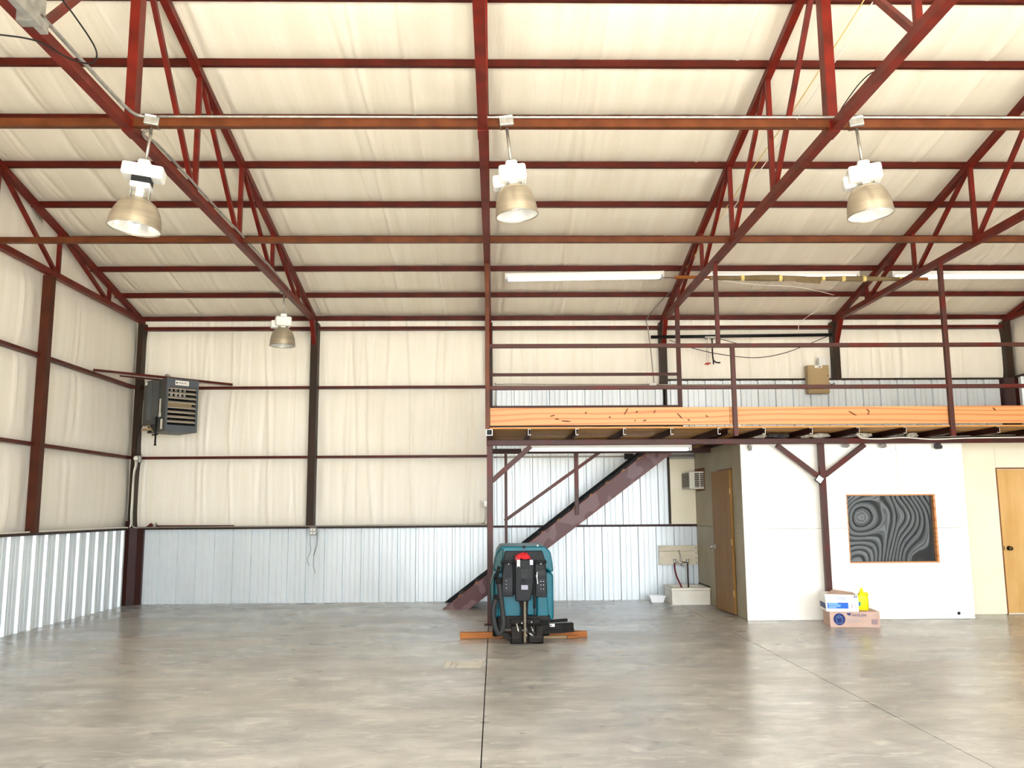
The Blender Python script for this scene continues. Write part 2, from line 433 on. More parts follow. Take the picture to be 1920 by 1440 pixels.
rng = random.Random(4)
def fold_list(lenU, dens, seed):
    r = random.Random(seed); out = []
    n = int(lenU * dens)
    for i in range(n):
        big = r.random() < 0.3
        out.append((r.uniform(0, lenU), r.uniform(0.010, 0.022) if not big else r.uniform(0.022, 0.045),
                    r.choice((-1, 1)) * (r.uniform(0.003, 0.009) if not big else r.uniform(0.012, 0.026)), r.uniform(-0.06, 0.06), r.uniform(0, 9)))
    return out
def insul(parent, origin, udir, vdir, ndir, lenU, lenV, v_off, folds, bulge, seed, name='insulation_panel', material='insul', nu=None, nv=10, topclip=None):
    o = Vector(origin); U = Vector(udir); Vd = Vector(vdir); N = Vector(ndir)
    nu = nu or int(lenU / 0.018); vs = []; fs = []
    for j in range(nv + 1):
        b = j / nv; v = lenV * b
        pb = (1 - (2 * b - 1) ** 4)
        for i in range(nu + 1):
            a = i / nu; u = lenU * a
            ea = min(1.0, min(u, lenU - u) / 0.22); ea = ea * ea * (3 - 2 * ea)
            d = bulge * pb * (0.25 + 0.75 * ea) * (1 + 0.35 * noise.noise(Vector((u * 0.9, (v + v_off) * 0.8, seed))))
            f = 0.0
            for c, w, am, sl, ph in folds:
                x = u - c - sl * (v + v_off) - 0.02 * math.sin((v + v_off) * 2.1 + ph)
                if abs(x) < 3 * w: f += am * math.exp(-(x / w) ** 2) * (0.5 + 0.5 * pb)
            f += 0.004 * noise.noise(Vector((u * 7, (v + v_off) * 0.9, seed + 3)))
            p = o + U * u + Vd * v + N * (d + f * (0.3 + 0.7 * ea))
            if topclip: p.z = min(p.z, topclip(p))
            vs.append(p)
    for j in range(nv):
        for i in range(nu):
            k = j * (nu + 1) + i; fs.append((k, k + 1, k + nu + 2, k + nu + 1))
    mb = MB().add(vs, fs, True)
    return mb.build(name, material, parent)

# ------------------------------------------------------------------ back wall
wall_back = struct(MB().box((XL - 0.2, YB + 0.16, -0.05), (XR + 0.2, YB + 0.2, 5.0)), 'wall_back', 'shell')
GZ = [1.235, 2.41, 3.60, 4.63]                     # girt heights
for b in range(5):
    x0, x1 = TRX[b] + (-0.19 if b == 0 else 0.0), TRX[b + 1] + (0.19 if b == 4 else 0.0)
    fl = fold_list(x1 - x0, 7.5, 40 + b)
    zs_ = {0: GZ, 1: GZ, 2: [3.60, 4.63], 3: [3.705, 4.63], 4: [3.705, 4.63]}[b]
    for z0, z1 in zip(zs_, zs_[1:]):
        insul(wall_back, (x0, YB + 0.11, z0), (1, 0, 0), (0, 0, 1), (0, -1, 0), x1 - x0, z1 - z0, z0, fl, 0.05, 3.1 * b)
    insul(wall_back, (x0, YB + 0.11, 4.63), (1, 0, 0), (0, 0, 1), (0, -1, 0), x1 - x0, 0.24, 4.63, fl, 0.015, 2.2 * b, nv=3)
wx = XL + 0.17
rib_panels(wall_back, (0, YB, 0), (1, 0, 0), (0, -1, 0), wx, -0.09, 0.0, 1.215)
rib_panels(wall_back, (0, YB, 0), (1, 0, 0), (0, -1, 0), -0.09, XR - 0.12, 0.0, 1.215)
rib_panels(wall_back, (0, YB, 0), (1, 0, 0), (0, -1, 0), -0.03, 2.955, 1.235, 2.44)
rib_panels(wall_back, (0, YB, 0), (1, 0, 0), (0, -1, 0), -0.03, 2.90, 2.44, 3.60)
rib_panels(wall_back, (0, YB, 0), (1, 0, 0), (0, -1, 0), 2.98, XR - 0.12, 2.44, 3.70)

# ------------------------------------------------------------------ left and right walls
def gable_top(p): return zp(p.y) + 0.07
wall_left = struct(MB().prism([(YF - 0.2, -0.05), (YB + 0.2, -0.05), (YB + 0.2, 4.95), (RIDGE_Y, 6.75), (YF - 0.2, 4.95)], 'x', XL - 0.2, XL - 0.16), 'wall_left', 'shell')
wall_right = struct(MB().prism([(YF - 0.2, -0.05), (YB + 0.2, -0.05), (YB + 0.2, 4.95), (RIDGE_Y, 6.75), (YF - 0.2, 4.95)], 'x', XR + 0.16, XR + 0.2), 'wall_right', 'shell')
yb_ = [14.96, 11.65, 8.6, 5.5, 2.4, YF]            # wall columns along the side walls
for W, xb, nx in ((wall_left, XL - 0.11, 1), (wall_right, XR + 0.11, -1)):
    for k in range(5):
        y1, y0 = yb_[k], yb_[k + 1]
        fl = fold_list(y1 - y0, 5, 70 + k)
        zz = GZ[:3] + [4.72] if nx > 0 else [3.70, 4.72]
        for z0, z1 in zip(zz, zz[1:]):
            insul(W, (xb, y0, z0), (0, 1, 0), (0, 0, 1), (nx, 0, 0), y1 - y0, z1 - z0, z0, fl, 0.05, 1.7 * k, nu=60 if k < 2 else 30)
        insul(W, (xb, y0, 4.72), (0, 1, 0), (0, 0, 1), (nx, 0, 0), y1 - y0, 2.2, 4.72, fl, 0.03, 1.1 * k, nu=60 if k < 2 else 30, topclip=gable_top)
rib_panels(wall_left, (XL, 0, 0), (0, 1, 0), (1, 0, 0), YF, 14.66, 0.0, 1.215, proud=True)
rib_panels(wall_right, (XR, 0, 0), (0, 1, 0), (-1, 0, 0), YF, 14.66, 0.0, 3.70, proud=True)

# ------------------------------------------------------------------ front wall with the open overhead doorways
DOORS = [(-2.8, 2.75, 4.1), (3.9, 8.2, 4.1)]
wall_front = struct(MB().box((XL - 0.2, YF - 0.2, 4.1), (XR + 0.2, YF - 0.15, 5.0)), 'wall_front', 'shell')
edges = [XL - 0.1] + [e for d in DOORS for e in d[:2]] + [XR + 0.1]
for i in range(0, len(edges), 2):
    x0, x1 = edges[i], edges[i + 1]
    fl = fold_list(x1 - x0, 5, 90 + i)
    insul(wall_front, (x1, YF - 0.11, 1.235), (-1, 0, 0), (0, 0, 1), (0, 1, 0), x1 - x0, 2.87, 1.2, fl, 0.05, i, nu=max(8, int((x1 - x0) * 10)))
    rib_panels(wall_front, (0, YF, 0), (1, 0, 0), (0, 1, 0), x0, x1, 0.0, 1.215, proud=True)
    MB().box((x0, YF - 0.2, -0.05), (x1, YF - 0.16, 4.1)).build('outer_panel', 'shell', wall_front)
insul(wall_front, (XR, YF - 0.11, 4.12), (-1, 0, 0), (0, 0, 1), (0, 1, 0), XR - XL, 0.75, 4.1, fold_list(15, 4, 99), 0.04, 5, nu=120)

# ------------------------------------------------------------------ ceiling: sagging insulation between the purlins
NP = 9
PY = [14.87 - 0.893 * k for k in range(NP)]
ca = 1 / math.sqrt(1 + SLOPE * SLOPE); sa = SLOPE * ca
ceiling = struct(MB().prism([(YF - 0.3, zp(YF - 0.3) + 0.28), (RIDGE_Y, zp(RIDGE_Y) + 0.3), (YB + 0.3, zp(YB + 0.3) + 0.28), (YB + 0.3, zp(YB + 0.3) + 0.31), (RIDGE_Y, zp(RIDGE_Y) + 0.33), (YF - 0.3, zp(YF - 0.3) + 0.31)], 'x', XL - 0.25, XR + 0.25), 'ceiling', 'shell')
rows = PY + [RIDGE_Y]
for b in range(5):
    x0, x1 = TRX[b] - (0.16 if b == 0 else 0), TRX[b + 1] + (0.16 if b == 4 else 0)
    fl = fold_list(x1 - x0, 5.5, 11 + b)
    for k in range(len(rows) - 1):
        y1, y0 = rows[k], rows[k + 1]
        insul(ceiling, (x0, y0, zp(y0) + 0.085), (1, 0, 0), (0, ca, -sa), (0, -sa, -ca), x1 - x0, (y1 - y0) / ca, 20 - y0, fl, 0.045, 5.5 * b, material='insulc', nv=7)
    # near slope, overhead of the camera
    fl = fold_list(x1 - x0, 3, 31 + b)
    insul(ceiling, (x0, YF - 0.1, zp(YF - 0.1) + 0.085), (1, 0, 0), (0, ca, sa), (0, sa, -ca), x1 - x0, (RIDGE_Y - YF + 0.1) / ca, 0, fl, 0.03, 2.5 * b, material='insulc', nu=40, nv=14)

ordn = ['lowest', 'second', 'third', 'fourth', 'fifth', 'sixth', 'seventh', 'eighth', 'ninth']
for k in range(NP):
    y = PY[k]; z = zp(y)
    mb = MB().bar((XL - 0.1, y, z + 0.037), (XR + 0.1, y, z + 0.037), 0.05, 0.075, (0, 1, 0))
    lab = 'dark red eave strut running along the top of the back wall' if k == 0 else 'dark red roof purlin, %s one up the slope from the eave' % ordn[k - 1 if k > 1 else 0].replace('lowest', 'first')
    mb.build('roof_purlin', 'purlin', label=lab, cat='beam', group='roof purlins')
# wall girts
def girt(p0, p1, w, h, label, material='purlin', group='wall girts'):
    MB().bar(p0, p1, w, h, (0, 0, 1)).build('wall_girt', material, label=label, cat='beam', group=group)
gy = YB + 0.02
girt((XL, gy, 4.63), (XR, gy, 4.63), 0.055, 0.12, 'dark red girt just below the eave strut, full length of back wall')
girt((XL, gy, 3.60), (-0.12, gy, 3.60), 0.04, 0.12, 'dark red girt across the back wall level with the heater')
girt((XL, gy, 2.41), (-0.12, gy, 2.41), 0.04, 0.12, 'dark red girt across back wall midway between heater and metal wainscot')
girt((2.95, gy, 3.705), (XR, gy, 3.705), 0.03, 0.12, 'thin dark brown girt above ribbed metal behind the mezzanine', 'column')
girt((-0.03, YB - 0.04, 1.225), (3.40, YB - 0.04, 1.225), 0.035, 0.05, 'maroon girt behind the stairs at the joint of the metal sheets', 'maroon')
girt((XL, YB - 0.03, 1.232), (-0.12, YB - 0.03, 1.232), 0.03, 0.14, 'grey brown ledge capping the metal wainscot on the back wall', 'column')
gx = XL - 0.03
girt((gx, 14.75, 3.60), (gx, YF, 3.60), 0.045, 0.1, 'upper dark red girt on the left wall')
girt((gx, 14.75, 2.41), (gx, YF, 2.41), 0.045, 0.1, 'lower dark red girt on the left wall')
girt((XL + 0.01, 14.7, 1.232), (XL + 0.01, YF, 1.232), 0.03, 0.12, 'grey brown ledge capping the metal wainscot on the left wall', 'column')
girt((XR - 0.01, 14.7, 3.71), (XR - 0.01, YF, 3.71), 0.03, 0.12, 'dark brown girt on the right wall beyond the mezzanine', 'column')
# wall columns
cl = ['brown steel corner column behind the hanging heater', 'brown steel wall column standing left of the mezzanine, above metal wainscot',
      'brown steel wall column behind the mezzanine end post', 'brown steel wall column behind the middle of the mezzanine railing',
      'brown steel wall column just right of the tan electrical box', 'brown steel corner column at the far right of the mezzanine']
for b, X in enumerate(TRX):
    z0 = (1.25, 1.25, 3.62, 3.62, 3.72, 0.02)[b]
    x = X if 0 < b < 5 else (X - 0.015 if b == 0 else X + 0.03)
    y0 = YB - 0.10 if b in (0, 1) else YB - 0.06
    cw_ = 0.045 if b == 0 else 0.06
    mbc = MB().box((x - cw_, y0, z0), (x + cw_, YB + 0.14, 4.72))
    if b in (2, 3): mbc.box((x + 0.012, YB - 0.035, 1.25), (x + 0.045, YB + 0.14, 3.62))
    mbc.build('wall_column', 'column', label=cl[b], cat='column', group='steel wall columns')
MB().box((XL - 0.02, 11.59, 1.25), (XL + 0.10, 11.71, 4.70)).build('wall_column', mat('brown_red_steel', '#4e2414', '#3e1b0e', 4, 0.5),
    label='dark red brown steel column against the left wall', cat='column', group='steel wall columns')
# corner flashings
tr = struct(MB().prism([(XL - 0.02, 14.655), (XL + 0.07, 14.655), (XL + 0.175, 14.72), (XL + 0.25, 14.79), (XL + 0.25, YB + 0.05), (XL - 0.02, YB + 0.05)], 'z', 0, 1.25), 'trim_1', 'maroon')
struct(MB().prism([(XR + 0.02, 14.655), (XR - 0.07, 14.655), (XR - 0.2, 14.74), (XR - 0.2, YB + 0.05), (XR + 0.02, YB + 0.05)], 'z', 0, 3.70), 'trim_2', 'maroon')
MB().prism([(XL + 0.02, 14.60), (XL + 0.08, 14.60), (XL + 0.08, 14.68), (XL + 0.02, 14.68)], 'z', 1.25, 1.36).build('clip_angle', 'maroon', tr)

# ------------------------------------------------------------------ roof trusses
BCZ = 4.745
tl = ['red steel roof truss against the left wall', 'red steel roof truss left of centre with a lamp hung from it', 'red steel roof truss seen edge-on at the centre of the hall',
      'red steel roof truss over the left part of the mezzanine', 'red steel roof truss over the right part of the mezzanine', 'red steel roof truss against the right wall']
JY = [13.45, 11.84, 10.27, 8.69]
for b, X in enumerate(TRX):
    t = thing('roof_truss', tl[b], 'truss', (X, YB - 0.05, 4.70), group='roof trusses')
    ct = 0.045
    for sgn in (1, -1):
        def yy(y): return y if sgn > 0 else 2 * RIDGE_Y - y
        ye = YB - 0.06 if sgn > 0 else YB - 0.0
        MB().bar((X, yy(ye), zp(ye) - ct), (X, RIDGE_Y, zp(RIDGE_Y) - ct), 0.075, 0.08).build('top_chord', 'red', t)
        MB().bar((X, yy(YB - 0.04), BCZ), (X, RIDGE_Y, BCZ), 0.08, 0.08).build('bottom_chord', 'red', t)
        # verticals and diagonals
        tops = JY
        for i, y in enumerate(JY):
            MB().bar((X, yy(y), BCZ + 0.04), (X, yy(y), zp(y) - ct - 0.03), 0.05, 0.05).build('web_vertical', 'red', t)
            nxt = JY[i + 1] if i < 3 else RIDGE_Y + 0.03
            MB().bar((X, yy(y - 0.05), BCZ + 0.03), (X, yy(nxt + 0.03), zp(nxt) - ct - 0.02), 0.045, 0.05).build('web_diagonal', 'red', t)
        if sgn > 0 and 0 < b < 5:
            MB().prism([(14.48, BCZ - 0.03), (14.62, BCZ - 0.03), (14.79, 4.33), (14.74, 4.33)], 'x', X - 0.035, X + 0.035).build('knee_gusset', 'red', t)
    MB().bar((X, RIDGE_Y, BCZ), (X, RIDGE_Y, zp(RIDGE_Y) - 0.06), 0.085, 0.12).build('king_post', 'red', t)
    MB().bar((X, RIDGE_Y - 0.09, BCZ), (X, RIDGE_Y + 0.09, BCZ), 0.09, 0.092).build('splice_sleeve', 'red', t)

# lateral tubes tying the bottom chords
for y, lab in ((7.06, 'brown lateral tube carrying the three nearest lamps'), (10.30, 'brown lateral tube tying the trusses, between the lamps and mezzanine')):
    t = thing('bridging_tube', lab, 'beam', (TRX[0], y, BCZ), group='bridging tubes')
    for b in range(5):
        MB().bar((TRX[b] + 0.045, y, BCZ + 0.03), (TRX[b + 1] - 0.045, y, BCZ + 0.03), 0.07, 0.06, (0, 0, 1)).build('tube', 'brown', t)

# ------------------------------------------------------------------ office under the mezzanine
OX0, OX1, OY, OZ = 3.42, 6.50, 12.0, 2.44
WX0, WX1, WZ0, WZ1 = 4.835, 6.07, 0.75, 1.68       # window hole
wall_office = struct(MB().box((OX1 - 0.05, OY + 0.02, 0), (OX1, 12.43, OZ)), 'wall_office_front', 'frp')
g = 0.002
for poly in ([(OX0, 1.22 + g), (WX0, 1.22 + g), (WX0, WZ1), (5.573, WZ1), (5.573, OZ), (OX0, OZ)],
             [(5.577, WZ1), (WX1, WZ1), (WX1, 1.22 + g), (OX1, 1.22 + g), (OX1, OZ), (5.577, OZ)],
             [(OX0, 0.004), (4.929, 0.004), (4.929, WZ0), (WX0, WZ0), (WX0, 1.22 - g), (OX0, 1.22 - g)],
             [(4.933, 0.004), (OX1, 0.004), (OX1, 1.22 - g), (WX1, 1.22 - g), (WX1, WZ0), (4.933, WZ0)]):
    MB().prism(poly, 'y', OY, OY + 0.016).build('wall_board', 'frp', wall_office)
mb = MB()
for sx in (3.55, 4.05, 4.6, 5.1, 5.6, 6.15, 6.43):
    for sz in (0.06, 0.35, 1.17, 1.27, 1.75, 2.3):
        if WX0 - 0.02 < sx < WX1 + 0.02 and WZ0 - 0.03 < sz < WZ1 + 0.03: continue
        jx, jz = sx + rng.uniform(-0.06, 0.06), sz + rng.uniform(-0.03, 0.03)
        mb.cyl((jx, OY - 0.0015, jz), (jx, OY + 0.002, jz), 0.006, 8)
mb.build('screw_heads', M['greyink'], wall_office, kind='stuff')
MB().cyl((6.28, OY - 0.002, 0.075), (6.28, OY + 0.004, 0.075), 0.022, 12).build('pipe_hole', 'ink', wall_office)
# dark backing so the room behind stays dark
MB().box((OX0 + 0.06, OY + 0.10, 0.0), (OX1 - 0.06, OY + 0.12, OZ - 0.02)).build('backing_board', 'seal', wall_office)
# window
window = thing('window_1', None, None, (WX0, OY, WZ0), kind='structure')
fw = 0.018
mbw = MB().box((WX0, OY - 0.004, WZ1 - fw), (WX1, OY + 0.09, WZ1)); mbw.build('window_frame', 'pine', window)
MB().box((WX0, OY - 0.004, WZ0), (WX1, OY + 0.09, WZ0 + fw)).build('window_frame', 'pine', window)
MB().box((WX0, OY - 0.004, WZ0 + fw), (WX0 + 0.012, OY + 0.09, WZ1 - fw)).build('window_frame', 'pine', window)
MB().box((WX1 - 0.026, OY - 0.004, WZ0 + fw), (WX1, OY + 0.09, WZ1 - fw)).build('window_frame', 'pine', window)
vs = []; fs = []; nx, nz = 64, 48
for j in range(nz + 1):
    for i in range(nx + 1):
        a, b = i / nx, j / nz
        x = WX0 + 0.012 + (WX1 - WX0 - 0.038) * a; z = WZ0 + fw + (WZ1 - WZ0 - 2 * fw) * b
        d = 0.006 * math.sin(math.pi * a) * math.sin(math.pi * b) + 0.009 * noise.noise(Vector((a * 1.7, b * 1.4, 3.7)))
        vs.append((x, OY + 0.055 + d, z))
for j in range(nz):
    for i in range(nx):
        k = j * (nx + 1) + i; fs.append((k, k + 1, k + nx + 2, k + nx + 1))
MB().add(vs, fs, True).build('window_pane', 'pane', window)

# side wall of the office with its door and the air conditioner opening
DY0, DY1, DZ = 12.50, 13.27, 2.05
wall_side = struct(MB().box((OX0 + 0.02, 12.05, 0.0), (OX0 + 0.06, YB, OZ)), 'wall_office_side', 'tanboard')
for poly in ([(OY, 0.004), (DY0, 0.004), (DY0, 1.22 - g), (OY, 1.22 - g)],
             [(OY, 1.22 + g), (DY0, 1.22 + g), (DY0, OZ), (OY, OZ)],
             [(DY0 + g, DZ), (DY1, DZ), (DY1, OZ), (DY0 + g, OZ)],
             [(DY1 + g, 0.004), (14.62, 0.004), (14.62, 0.27), (YB - 0.03, 0.27), (YB - 0.03, 1.22 - g), (DY1 + g, 1.22 - g)],
             [(DY1 + g, 1.22 + g), (YB - 0.03, 1.22 + g), (YB - 0.03, 1.79), (14.14, 1.79), (14.14, 2.16), (YB - 0.03, 2.16), (YB - 0.03, OZ), (DY1 + g, OZ)]):
    MB().prism(poly, 'x', OX0 - 0.016, OX0).build('wall_board', 'tanboard', wall_side)
MB().box((OX0 - 0.017, 14.15, 1.80), (OX0 + 0.018, 14.80, 2.15)).build('opening_lining', 'jamb', wall_side)
MB().box((OX0 - 0.02, OY - 0.004, 0.003), (OX0 + 0.012, OY + 0.016, OZ)).build('corner_bead', 'frp', wall_side)
MB().box((OX0 - 0.02, 14.05, 0.255), (OX0 - 0.012, YB - 0.03, 0.28)).build('edge_strip', 'grime', wall_side)
# door leaf, slightly ajar, hinged on the near edge
d1 = thing('door_1', None, None, (OX0 - 0.02, DY0 + 0.01, 0.025), (0, 0, math.radians(5.5)), kind='structure')
MB().box((-0.035, 0, 0), (0, 0.755, 2.025)).build('door_leaf', 'door', d1, local=True, bevel=0.002)
for z in (0.28, 1.0, 1.72):
    MB().box((-0.037, -0.006, z - 0.045), (-0.03, 0.02, z + 0.045)).cyl((-0.04, -0.004, z - 0.045), (-0.04, -0.004, z + 0.045), 0.006, 8).build('hinge', mat('brass_%d' % int(z * 10), '#c9a86a', rough=0.35, metal=0.6), d1, local=True)
kb = MB().cyl((-0.035, 0.69, 0.91), (-0.045, 0.69, 0.91), 0.032, 14).cyl((-0.045, 0.69, 0.91), (-0.075, 0.69, 0.91), 0.014, 12).sphere((-0.095, 0.69, 0.91), 0.028, 14, (0.8, 1, 1))
kb.build('door_knob', 'steel', d1, local=True)
struct(MB().box((OX0 - 0.02, DY0 - 0.01, DZ - 0.005), (OX0 - 0.005, DY1 + 0.01, DZ + 0.03)), 'trim_3', 'jamb')

# recessed wall at the right with the plywood door
RY = 12.43
wall_rec = struct(MB().box((OX1, RY + 0.02, 0), (XR, RY + 0.06, OZ)), 'wall_recess', 'creamboard')
MB().prism([(OX1, 0.01), (7.20, 0.01), (7.20, OZ), (OX1, OZ)], 'y', RY, RY + 0.018).build('wall_board', 'creamboard', wall_rec)
MB().prism([(7.203, DZ), (8.4, DZ), (8.4, OZ), (7.203, OZ)], 'y', RY, RY + 0.018).build('wall_board', 'creamboard', wall_rec)
MB().prism([(8.10, 0.01), (XR, 0.01), (XR, OZ), (8.403, OZ), (8.403, DZ - 0.003), (8.10, DZ - 0.003)], 'y', RY, RY + 0.018).build('wall_board', 'creamboard', wall_rec)
d2 = thing('door_2', None, None, (7.215, RY, 0.02), kind='structure')
MB().box((7.215, RY - 0.004, 0.02), (8.09, RY + 0.03, 2.03)).build('door_leaf', 'plydoor', d2, bevel=0.002)
MB().box((7.195, RY - 0.006, 0.0), (7.212, RY + 0.02, 2.055)).box((7.212, RY - 0.006, 2.037), (8.11, RY + 0.02, 2.055)).build('door_jamb', 'jamb', d2)
MB().cyl((7.29, RY - 0.006, 0.915), (7.29, RY - 0.016, 0.915), 0.034, 14).cyl((7.29, RY - 0.016, 0.915), (7.29, RY - 0.045, 0.915), 0.013, 12).sphere((7.29, RY - 0.062, 0.915), 0.029, 14, (1, 0.8, 1)).build('door_knob', mat('dark_brass', '#4f452f', rough=0.25, metal=0.8), d2)
MB().box((7.219, RY - 0.007, 0.885), (7.228, RY - 0.003, 0.945)).build('latch_plate', 'ink', d2)

# ------------------------------------------------------------------ mezzanine
JB = 2.446                                           # underside of the joists
mz = thing('mezzanine', 'maroon steel mezzanine with plywood deck above the white office', 'mezzanine', (-0.07, BEAM_Y, 0))
MB().bar((-0.11, BEAM_Y, JB - 0.038), (XR - 0.1, BEAM_Y, JB - 0.038), 0.076, 0.076, (0, 0, 1)).build('front_beam', 'mezz', mz, bevel=0.006)
MB().bar((-0.11, 13.62, JB - 0.038), (3.38, 13.62, JB - 0.038), 0.076, 0.076, (0, 0, 1)).build('rear_beam', 'maroon', mz)
for X in (-0.067, 4.465):
    c = MB().box((X - 0.039, BEAM_Y - 0.039, 0.008), (X + 0.039, BEAM_Y + 0.039, JB - 0.076)).build('column', 'mezz', mz, bevel=0.006)
    MB().box((X - 0.08, BEAM_Y - 0.06, 0.0), (X + 0.08, BEAM_Y + 0.06, 0.01)).build('base_plate', 'maroon', c)
MB().box((-0.109, 13.59, 0.0), (-0.05, 13.65, JB - 0.076)).build('column', 'maroon', mz)
br = 0.066
for p0, p1 in (((0.49, JB - 0.09), (-0.04, 1.89)), ((3.86, JB - 0.09), (4.44, 1.90)), ((5.07, JB - 0.09), (4.50, 1.94))):
    b_ = MB().bar((p0[0], BEAM_Y, p0[1]), (p1[0], BEAM_Y, p1[1]), br, br, (0, 1, 0)).build('knee_brace', 'mezz', mz, bevel=0.005)
    if p0[0] == 3.86:
        q = Vector((4.41, BEAM_Y - 0.05, 1.885)); dv = Vector((0.58, 0, -0.456)).normalized(); nv_ = Vector((0.456, 0, 0.58)).normalized()
        def sq(r_, y0_, y1_):
            return MB().add([q + dv * (i * r_) + nv_ * (j_ * r_) + Vector((0, yv, 0)) for yv in (y0_, y1_) for i, j_ in ((-1, -1), (1, -1), (1, 1), (-1, 1))], [(0, 3, 2, 1), (4, 5, 6, 7), (0, 1, 5, 4), (1, 2, 6, 5), (2, 3, 7, 6), (3, 0, 4, 7)])
        sq(0.050, 0.0, 0.02).build('end_cap', 'ink', b_); sq(0.040, -0.004, 0.001).build('end_cap_face', 'white', b_)
# joists: C channels
jx = [0.43 + 0.6096 * k for k in range(15)]
def channel(mb, x, y0, y1, h=0.08, fl=0.03, t=0.004, side=1):
    z0 = JB
    mb.box((x - t / 2, y0, z0), (x + t / 2, y1, z0 + h))
    xa, xb_ = (x, x + fl) if side > 0 else (x - fl, x)
    mb.box((xa, y0, z0), (xb_, y1, z0 + t)); mb.box((xa, y0, z0 + h - t), (xb_, y1, z0 + h))
    xe = xb_ if side > 0 else xa
    mb.box((xe - t / 2, y0, z0 + t), (xe + t / 2, y1, z0 + 0.014)); mb.box((xe - t / 2, y0, z0 + h - 0.014), (xe + t / 2, y1, z0 + h - t))
    return mb
raw = mat('cut_steel_edge', '#cfcac2', rough=0.4, metal=0.5)
for i, x in enumerate(jx):
    if x > XR - 0.15: break
    y1 = 13.60 if x < 2.9 else YB - 0.05
    side = 1 if x < 3.2 else -1
    j = channel(MB(), x, DECK_Y, y1, side=side).build('joist', 'maroon', mz)
    channel(MB(), x, DECK_Y - 0.0015, DECK_Y, side=side).build('cut_end', raw, j)
j = MB().box((-0.107, DECK_Y, JB), (-0.027, 13.6, JB + 0.08)).build('end_joist', 'mezz', mz)
MB().box((-0.107, DECK_Y - 0.002, JB), (-0.027, DECK_Y, JB + 0.08)).build('cut_end', raw, j)
MB().box((-0.100, DECK_Y - 0.004, JB + 0.007), (-0.034, DECK_Y - 0.002, JB + 0.073)).build('tube_hollow_shade', 'ink', j)  # black plate painted as the shade inside the open tube end
channel(MB(), 3.0, DECK_Y + 0.02, YB - 0.05, side=1).build('joist', 'maroon', mz)
# plywood sheets, 2.44 x 1.22 m
PZ = JB + 0.08
for r_, (y0, y1) in enumerate(((DECK_Y - 0.015, 12.30), (12.302, 13.52), (13.522, YB - 0.05))):
    x = -0.107 + (1.22 if r_ == 1 else 0)
    segs = []
    if r_ == 1: segs.append((-0.107, x))
    while x < XR - 0.12:
        segs.append((x, min(x + 2.438, XR - 0.12))); x += 2.44
    for a, b in segs:
        if r_ == 2 and b < 2.95: continue
        if r_ == 2 and a < 2.95: a = 2.95
        sh = MB().box((a, y0, PZ), (b, y1, PZ + 0.021)).build('plywood_sheet', 'ply', mz)
        if r_ == 0:
            MB().box((a, y0 - 0.002, PZ + 0.001), (b, y0, PZ + 0.020)).build('sheet_edge', 'plyedge', sh)
# guard rail: posts, rails and kick boards at the mezzanine edge
gr = thing('guard_rail', 'maroon tube guard rail with pine kick boards along the mezzanine edge', 'railing', (3.0, DECK_Y, PZ + 0.02))
ry = DECK_Y - 0.02
MB().bar((-0.11, ry, 3.60), (XR - 0.12, ry, 3.60), 0.052, 0.05, (0, 0, 1)).build('top_rail', 'mezz', gr, bevel=0.004)
MB().bar((-0.11, ry, 3.053), (XR - 0.12, ry, 3.053), 0.05, 0.05, (0, 0, 1)).build('mid_rail', 'mezz', gr, bevel=0.004)
MB().box((-0.118, ry - 0.028, JB + 0.08), (-0.062, ry + 0.03, 4.70)).build('hanger_post', 'brown', gr, bevel=0.004)
MB().box((2.885, ry - 0.026, 3.63), (2.937, ry + 0.026, 4.70)).build('hanger_post', 'mezz', gr, bevel=0.004)
MB().box((3.062, ry - 0.03, 2.42), (3.118, ry + 0.022, 3.574)).build('post', 'mezz', gr, bevel=0.004)
MB().box((5.872, ry - 0.03, 2.405), (5.93, ry + 0.026, 4.70)).build('hanger_post', 'mezz', gr, bevel=0.004)
for a, b in ((-0.058, 3.03), (3.034, 5.915), (5.919, 8.85)):
    kbo = MB().box((a, ry + 0.03, 2.572), (b, ry + 0.066, 2.80)).build('kick_board', 'pine', gr, bevel=0.003)
    r = random.Random(int(a * 10) + 3)
    for i in range(13 if a < 1 else 3):
        x = r.uniform(a + 0.15, b - 0.2); z = r.uniform(2.62, 2.76); l = r.uniform(0.012, 0.075) if i % 3 == 0 else r.uniform(0.01, 0.03); th = r.uniform(-1.2, 1.2)
        n_ = 10; dx, dz = math.cos(th), math.sin(th)
        pts = [(x + l * math.cos(t) * dx - 0.010 * math.sin(t) * dz, z + l * math.cos(t) * dz + 0.010 * math.sin(t) * dx) for t in [2 * math.pi * k / n_ for k in range(n_)]]
        pts = [(p[0], min(max(p[1], 2.58), 2.792)) for p in pts]
        MB().prism(pts, 'y', ry + 0.0290, ry + 0.0310).build('knot', 'knot', kbo)
# stairwell guard at the back
sg = thing('stairwell_rail', 'maroon rail and post guarding the stair opening behind the front railing', 'railing', (2.93, 13.6, PZ + 0.02))
MB().box((2.90, 13.575, PZ + 0.02), (2.965, 13.64, 4.70)).build('hanger_post', 'mezz', sg, bevel=0.004)
MB().bar((-0.05, 13.60, 3.615), (2.90, 13.60, 3.615), 0.045, 0.045, (0, 0, 1)).build('rail', 'mezz', sg)
MB().bar((-0.05, 13.60, 3.10), (2.90, 13.60, 3.10), 0.04, 0.04, (0, 0, 1)).build('rail', 'mezz', sg)
MB().bar((-0.05, 13.60, 2.80), (2.90, 13.60, 2.80), 0.03, 0.03, (0, 0, 1)).build('rail', 'maroon', sg)
MB().box((-0.075, 13.58, PZ), (-0.035, 13.62, 3.66)).build('post', 'maroon', sg)

